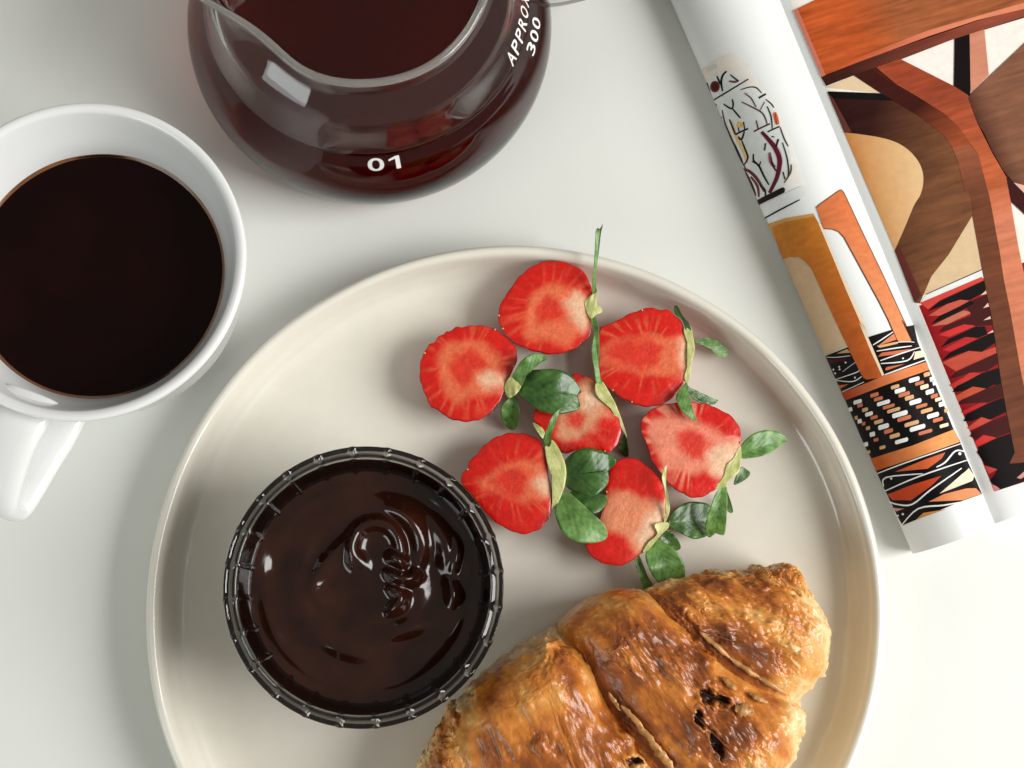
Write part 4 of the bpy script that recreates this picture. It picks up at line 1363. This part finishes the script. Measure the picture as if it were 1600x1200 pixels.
def segment(outline, spine, z_edge, height, seed, along, pale_side, dark=0.5):
    V, F, T, A = mound(outline, z_edge, 300, 150, spine, lambda q: height * math.sqrt(max(0, 1 - q * q)) ** 0.92, FLOOR + 0.01, 0.35, 14)
    # local frame: along = direction the dough was wrapped (photo pixels)
    d = np.array([along[0], -along[1]], float)
    d /= np.linalg.norm(d)
    e = np.array([-d[1], d[0]])
    u, w = V[:, :2] @ d, V[:, :2] @ e
    Pn = np.c_[u, w, V[:, 2]]
    # normals, roughly
    ctr = np.array([V[:, 0].mean(), V[:, 1].mean(), z_edge - 1.0])
    N = V - ctr
    N /= np.linalg.norm(N, axis=1)[:, None]
    big = fbm(Pn * np.array([0.55, 0.9, 0.7]), seed, 3) - 0.5
    wr = fbm(Pn * np.array([0.9, 3.6, 2.2]), seed + 20, 4) - 0.5          # wrinkles along the wrap
    fl = fbm(Pn * np.array([1.6, 3.0, 2.0]) + 3 * big[:, None], seed + 40, 4)
    st = np.floor(fl * 9) / 9.0 + sstep(0.0, 0.25, (fl * 9) % 1.0) / 9.0    # flake terraces
    bl = vnoise(Pn * 4.2, seed + 60)
    blister = sstep(0.70, 0.92, bl)
    upper = 1 - sstep(1.0, 1.25, T)
    rgh = 0.35 + 0.65 * sstep(0.42, 0.6, fbm(Pn * 0.6 + 5, seed + 80, 2))
    disp = 0.20 * big + 0.20 * wr * rgh + 0.46 * (st - 0.5) * rgh + 0.08 * blister * rgh + 0.07 * (fbm(Pn * np.array([4.0, 9.0, 6.0]), seed + 130, 3) - 0.5) * rgh
    V2 = V + N * (disp * (0.25 + 0.75 * upper))[:, None]
    V2[:, 2] = np.maximum(V2[:, 2], FLOOR + 0.005)
    # bake colour
    px = project(V)
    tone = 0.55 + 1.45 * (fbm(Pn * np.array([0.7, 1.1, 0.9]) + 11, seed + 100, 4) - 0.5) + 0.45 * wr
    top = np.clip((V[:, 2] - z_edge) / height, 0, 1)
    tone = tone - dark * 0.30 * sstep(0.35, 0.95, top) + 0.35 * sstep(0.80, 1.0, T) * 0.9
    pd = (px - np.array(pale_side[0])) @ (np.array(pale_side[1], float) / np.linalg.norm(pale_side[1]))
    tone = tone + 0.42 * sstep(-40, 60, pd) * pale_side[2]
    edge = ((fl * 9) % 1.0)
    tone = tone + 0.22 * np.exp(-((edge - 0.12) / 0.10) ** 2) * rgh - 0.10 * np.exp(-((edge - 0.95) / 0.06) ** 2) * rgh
    pits = np.zeros(len(V))
    wobp = (fbm(np.c_[px * 0.11, px[:, 0] * 0], seed + 7, 3) - 0.5) * 2.2
    for cx0, cy0, rx0, ry0, an0 in PITS:                  # torn openings showing the chocolate inside
        qx, qy = px[:, 0] - cx0, px[:, 1] - cy0
        ex = (qx * math.cos(an0) + qy * math.sin(an0)) / rx0
        ey = (-qx * math.sin(an0) + qy * math.cos(an0)) / ry0
        rr0 = np.sqrt(ex * ex + ey * ey) + wobp
        pit = (1 - sstep(0.55, 1.0, rr0)) * (T < 1)
        V2[:, 2] -= 0.38 * pit
        lip = np.exp(-((rr0 - 1.2) / 0.16) ** 2) * (T < 1)
        V2[:, 2] += 0.10 * lip
        tone = tone + 0.25 * lip
        pits = np.maximum(pits, (1 - sstep(0.72, 0.98, rr0)) * (T < 1))
    stops = [(-0.10, C_DARK), (0.22, C_BROWN), (0.50, C_AMBER), (0.78, C_TAN), (1.05, C_CREAM)]
    col = np.stack([np.interp(tone, [p for p, _ in stops], [c[i] for _, c in stops]) for i in range(3)], 1)
    col = col + (np.array((0.050, 0.017, 0.007)) * (0.6 + 0.9 * bl[:, None]) - col) * pits[:, None]
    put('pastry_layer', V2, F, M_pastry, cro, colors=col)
    return V2


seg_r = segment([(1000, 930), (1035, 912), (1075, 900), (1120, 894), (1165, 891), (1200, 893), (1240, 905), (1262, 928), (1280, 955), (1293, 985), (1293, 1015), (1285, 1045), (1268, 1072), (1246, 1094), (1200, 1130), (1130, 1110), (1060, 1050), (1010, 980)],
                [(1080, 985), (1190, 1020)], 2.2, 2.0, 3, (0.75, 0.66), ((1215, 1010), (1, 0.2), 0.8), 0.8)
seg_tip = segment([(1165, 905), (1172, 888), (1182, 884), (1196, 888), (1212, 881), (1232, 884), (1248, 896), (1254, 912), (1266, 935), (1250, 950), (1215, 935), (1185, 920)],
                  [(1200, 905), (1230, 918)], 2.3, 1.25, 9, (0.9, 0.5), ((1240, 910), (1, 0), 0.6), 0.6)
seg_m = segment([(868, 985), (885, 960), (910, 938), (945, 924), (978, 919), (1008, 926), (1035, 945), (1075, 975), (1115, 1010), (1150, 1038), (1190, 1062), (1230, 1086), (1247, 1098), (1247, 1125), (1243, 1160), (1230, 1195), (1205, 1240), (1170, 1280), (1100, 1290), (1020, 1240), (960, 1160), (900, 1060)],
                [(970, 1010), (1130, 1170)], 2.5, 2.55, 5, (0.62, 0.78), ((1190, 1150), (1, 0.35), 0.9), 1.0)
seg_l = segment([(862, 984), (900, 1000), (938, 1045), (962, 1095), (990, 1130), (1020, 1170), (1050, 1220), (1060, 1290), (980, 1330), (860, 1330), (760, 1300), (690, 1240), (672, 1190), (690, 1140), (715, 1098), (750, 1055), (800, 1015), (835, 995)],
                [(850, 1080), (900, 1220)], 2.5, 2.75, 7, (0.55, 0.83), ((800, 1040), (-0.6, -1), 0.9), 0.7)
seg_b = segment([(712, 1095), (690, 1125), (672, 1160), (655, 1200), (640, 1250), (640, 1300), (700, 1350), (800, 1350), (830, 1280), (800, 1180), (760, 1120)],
                [(720, 1180), (735, 1270)], 2.2, 2.2, 15, (0.5, 0.85), ((700, 1110), (-1, -0.4), 0.4), 0.7)


def top_z(V, px, py):
    q = project(V)
    d = np.hypot(q[:, 0] - px, q[:, 1] - py)
    m = d < 5
    if not m.any():
        return V[np.argmin(d), 2]
    return V[m][:, 2].max()


ALLV = np.vstack([seg_r, seg_tip, seg_m, seg_l, seg_b])
M_flake = simple('thin_pastry_flake', (0.52, 0.25, 0.075), 0.35, var=0.45, nscale=140, bmp=0.3)
rnd = random.Random(21)


def flake(cx, cy, ln, wd, ang, lift):
    m = 10
    pts = []
    for k in range(2):
        for i in range(m + 1):
            q = i / m
            if k:
                q = 1 - q
            w = wd * math.sin(math.pi * min(max(q, 0.04), 0.97)) ** 0.6 * (0.6 + 0.7 * rnd.random()) * (1 if k else -1) * 0.5
            pts.append((q, (q - 0.5) * ln, w))
    V, Fc = [], []
    ca, sa = math.cos(ang), math.sin(ang)
    for q, x, y in pts:
        px, py = cx + x * ca - y * sa, cy + x * sa + y * ca
        z = top_z(ALLV, px, py) + 0.02 + lift * (0.5 + 0.5 * (1 if y > 0 else 0)) + 0.05 * rnd.random()
        p = at(px, py, z)
        V.append((p.x, p.y, p.z))
    n = len(V)
    for x, y, z in list(V):
        V.append((x, y, z - 0.03))
    half = m + 1
    for i in range(m):
        a, b3, c, d2 = i, i + 1, n - 2 - i, n - 1 - i
        Fc.append((a, b3, c, d2))
        Fc.append((n + a, n + d2, n + c, n + b3))
    for i in range(n):
        j = (i + 1) % n
        Fc.append((i, n + i, n + j, j))
    put('flake', V, Fc, M_flake, cro)


for cx, cy, ln, wd, an in [(1120, 1010, 70, 8, 0.72), (1165, 1045, 60, 9, 0.6), (1208, 1072, 60, 9, 0.5), (1163, 1110, 30, 22, 0.2), (1012, 1150, 70, 10, 0.85), (988, 1120, 50, 9, 0.8),
                           (1034, 1180, 60, 16, 0.9), (1140, 1068, 30, 10, 0.7), (1185, 1090, 34, 9, 0.5), (960, 1096, 34, 8, 1.0)]:
    flake(cx, cy, ln, wd, an, 0.10)
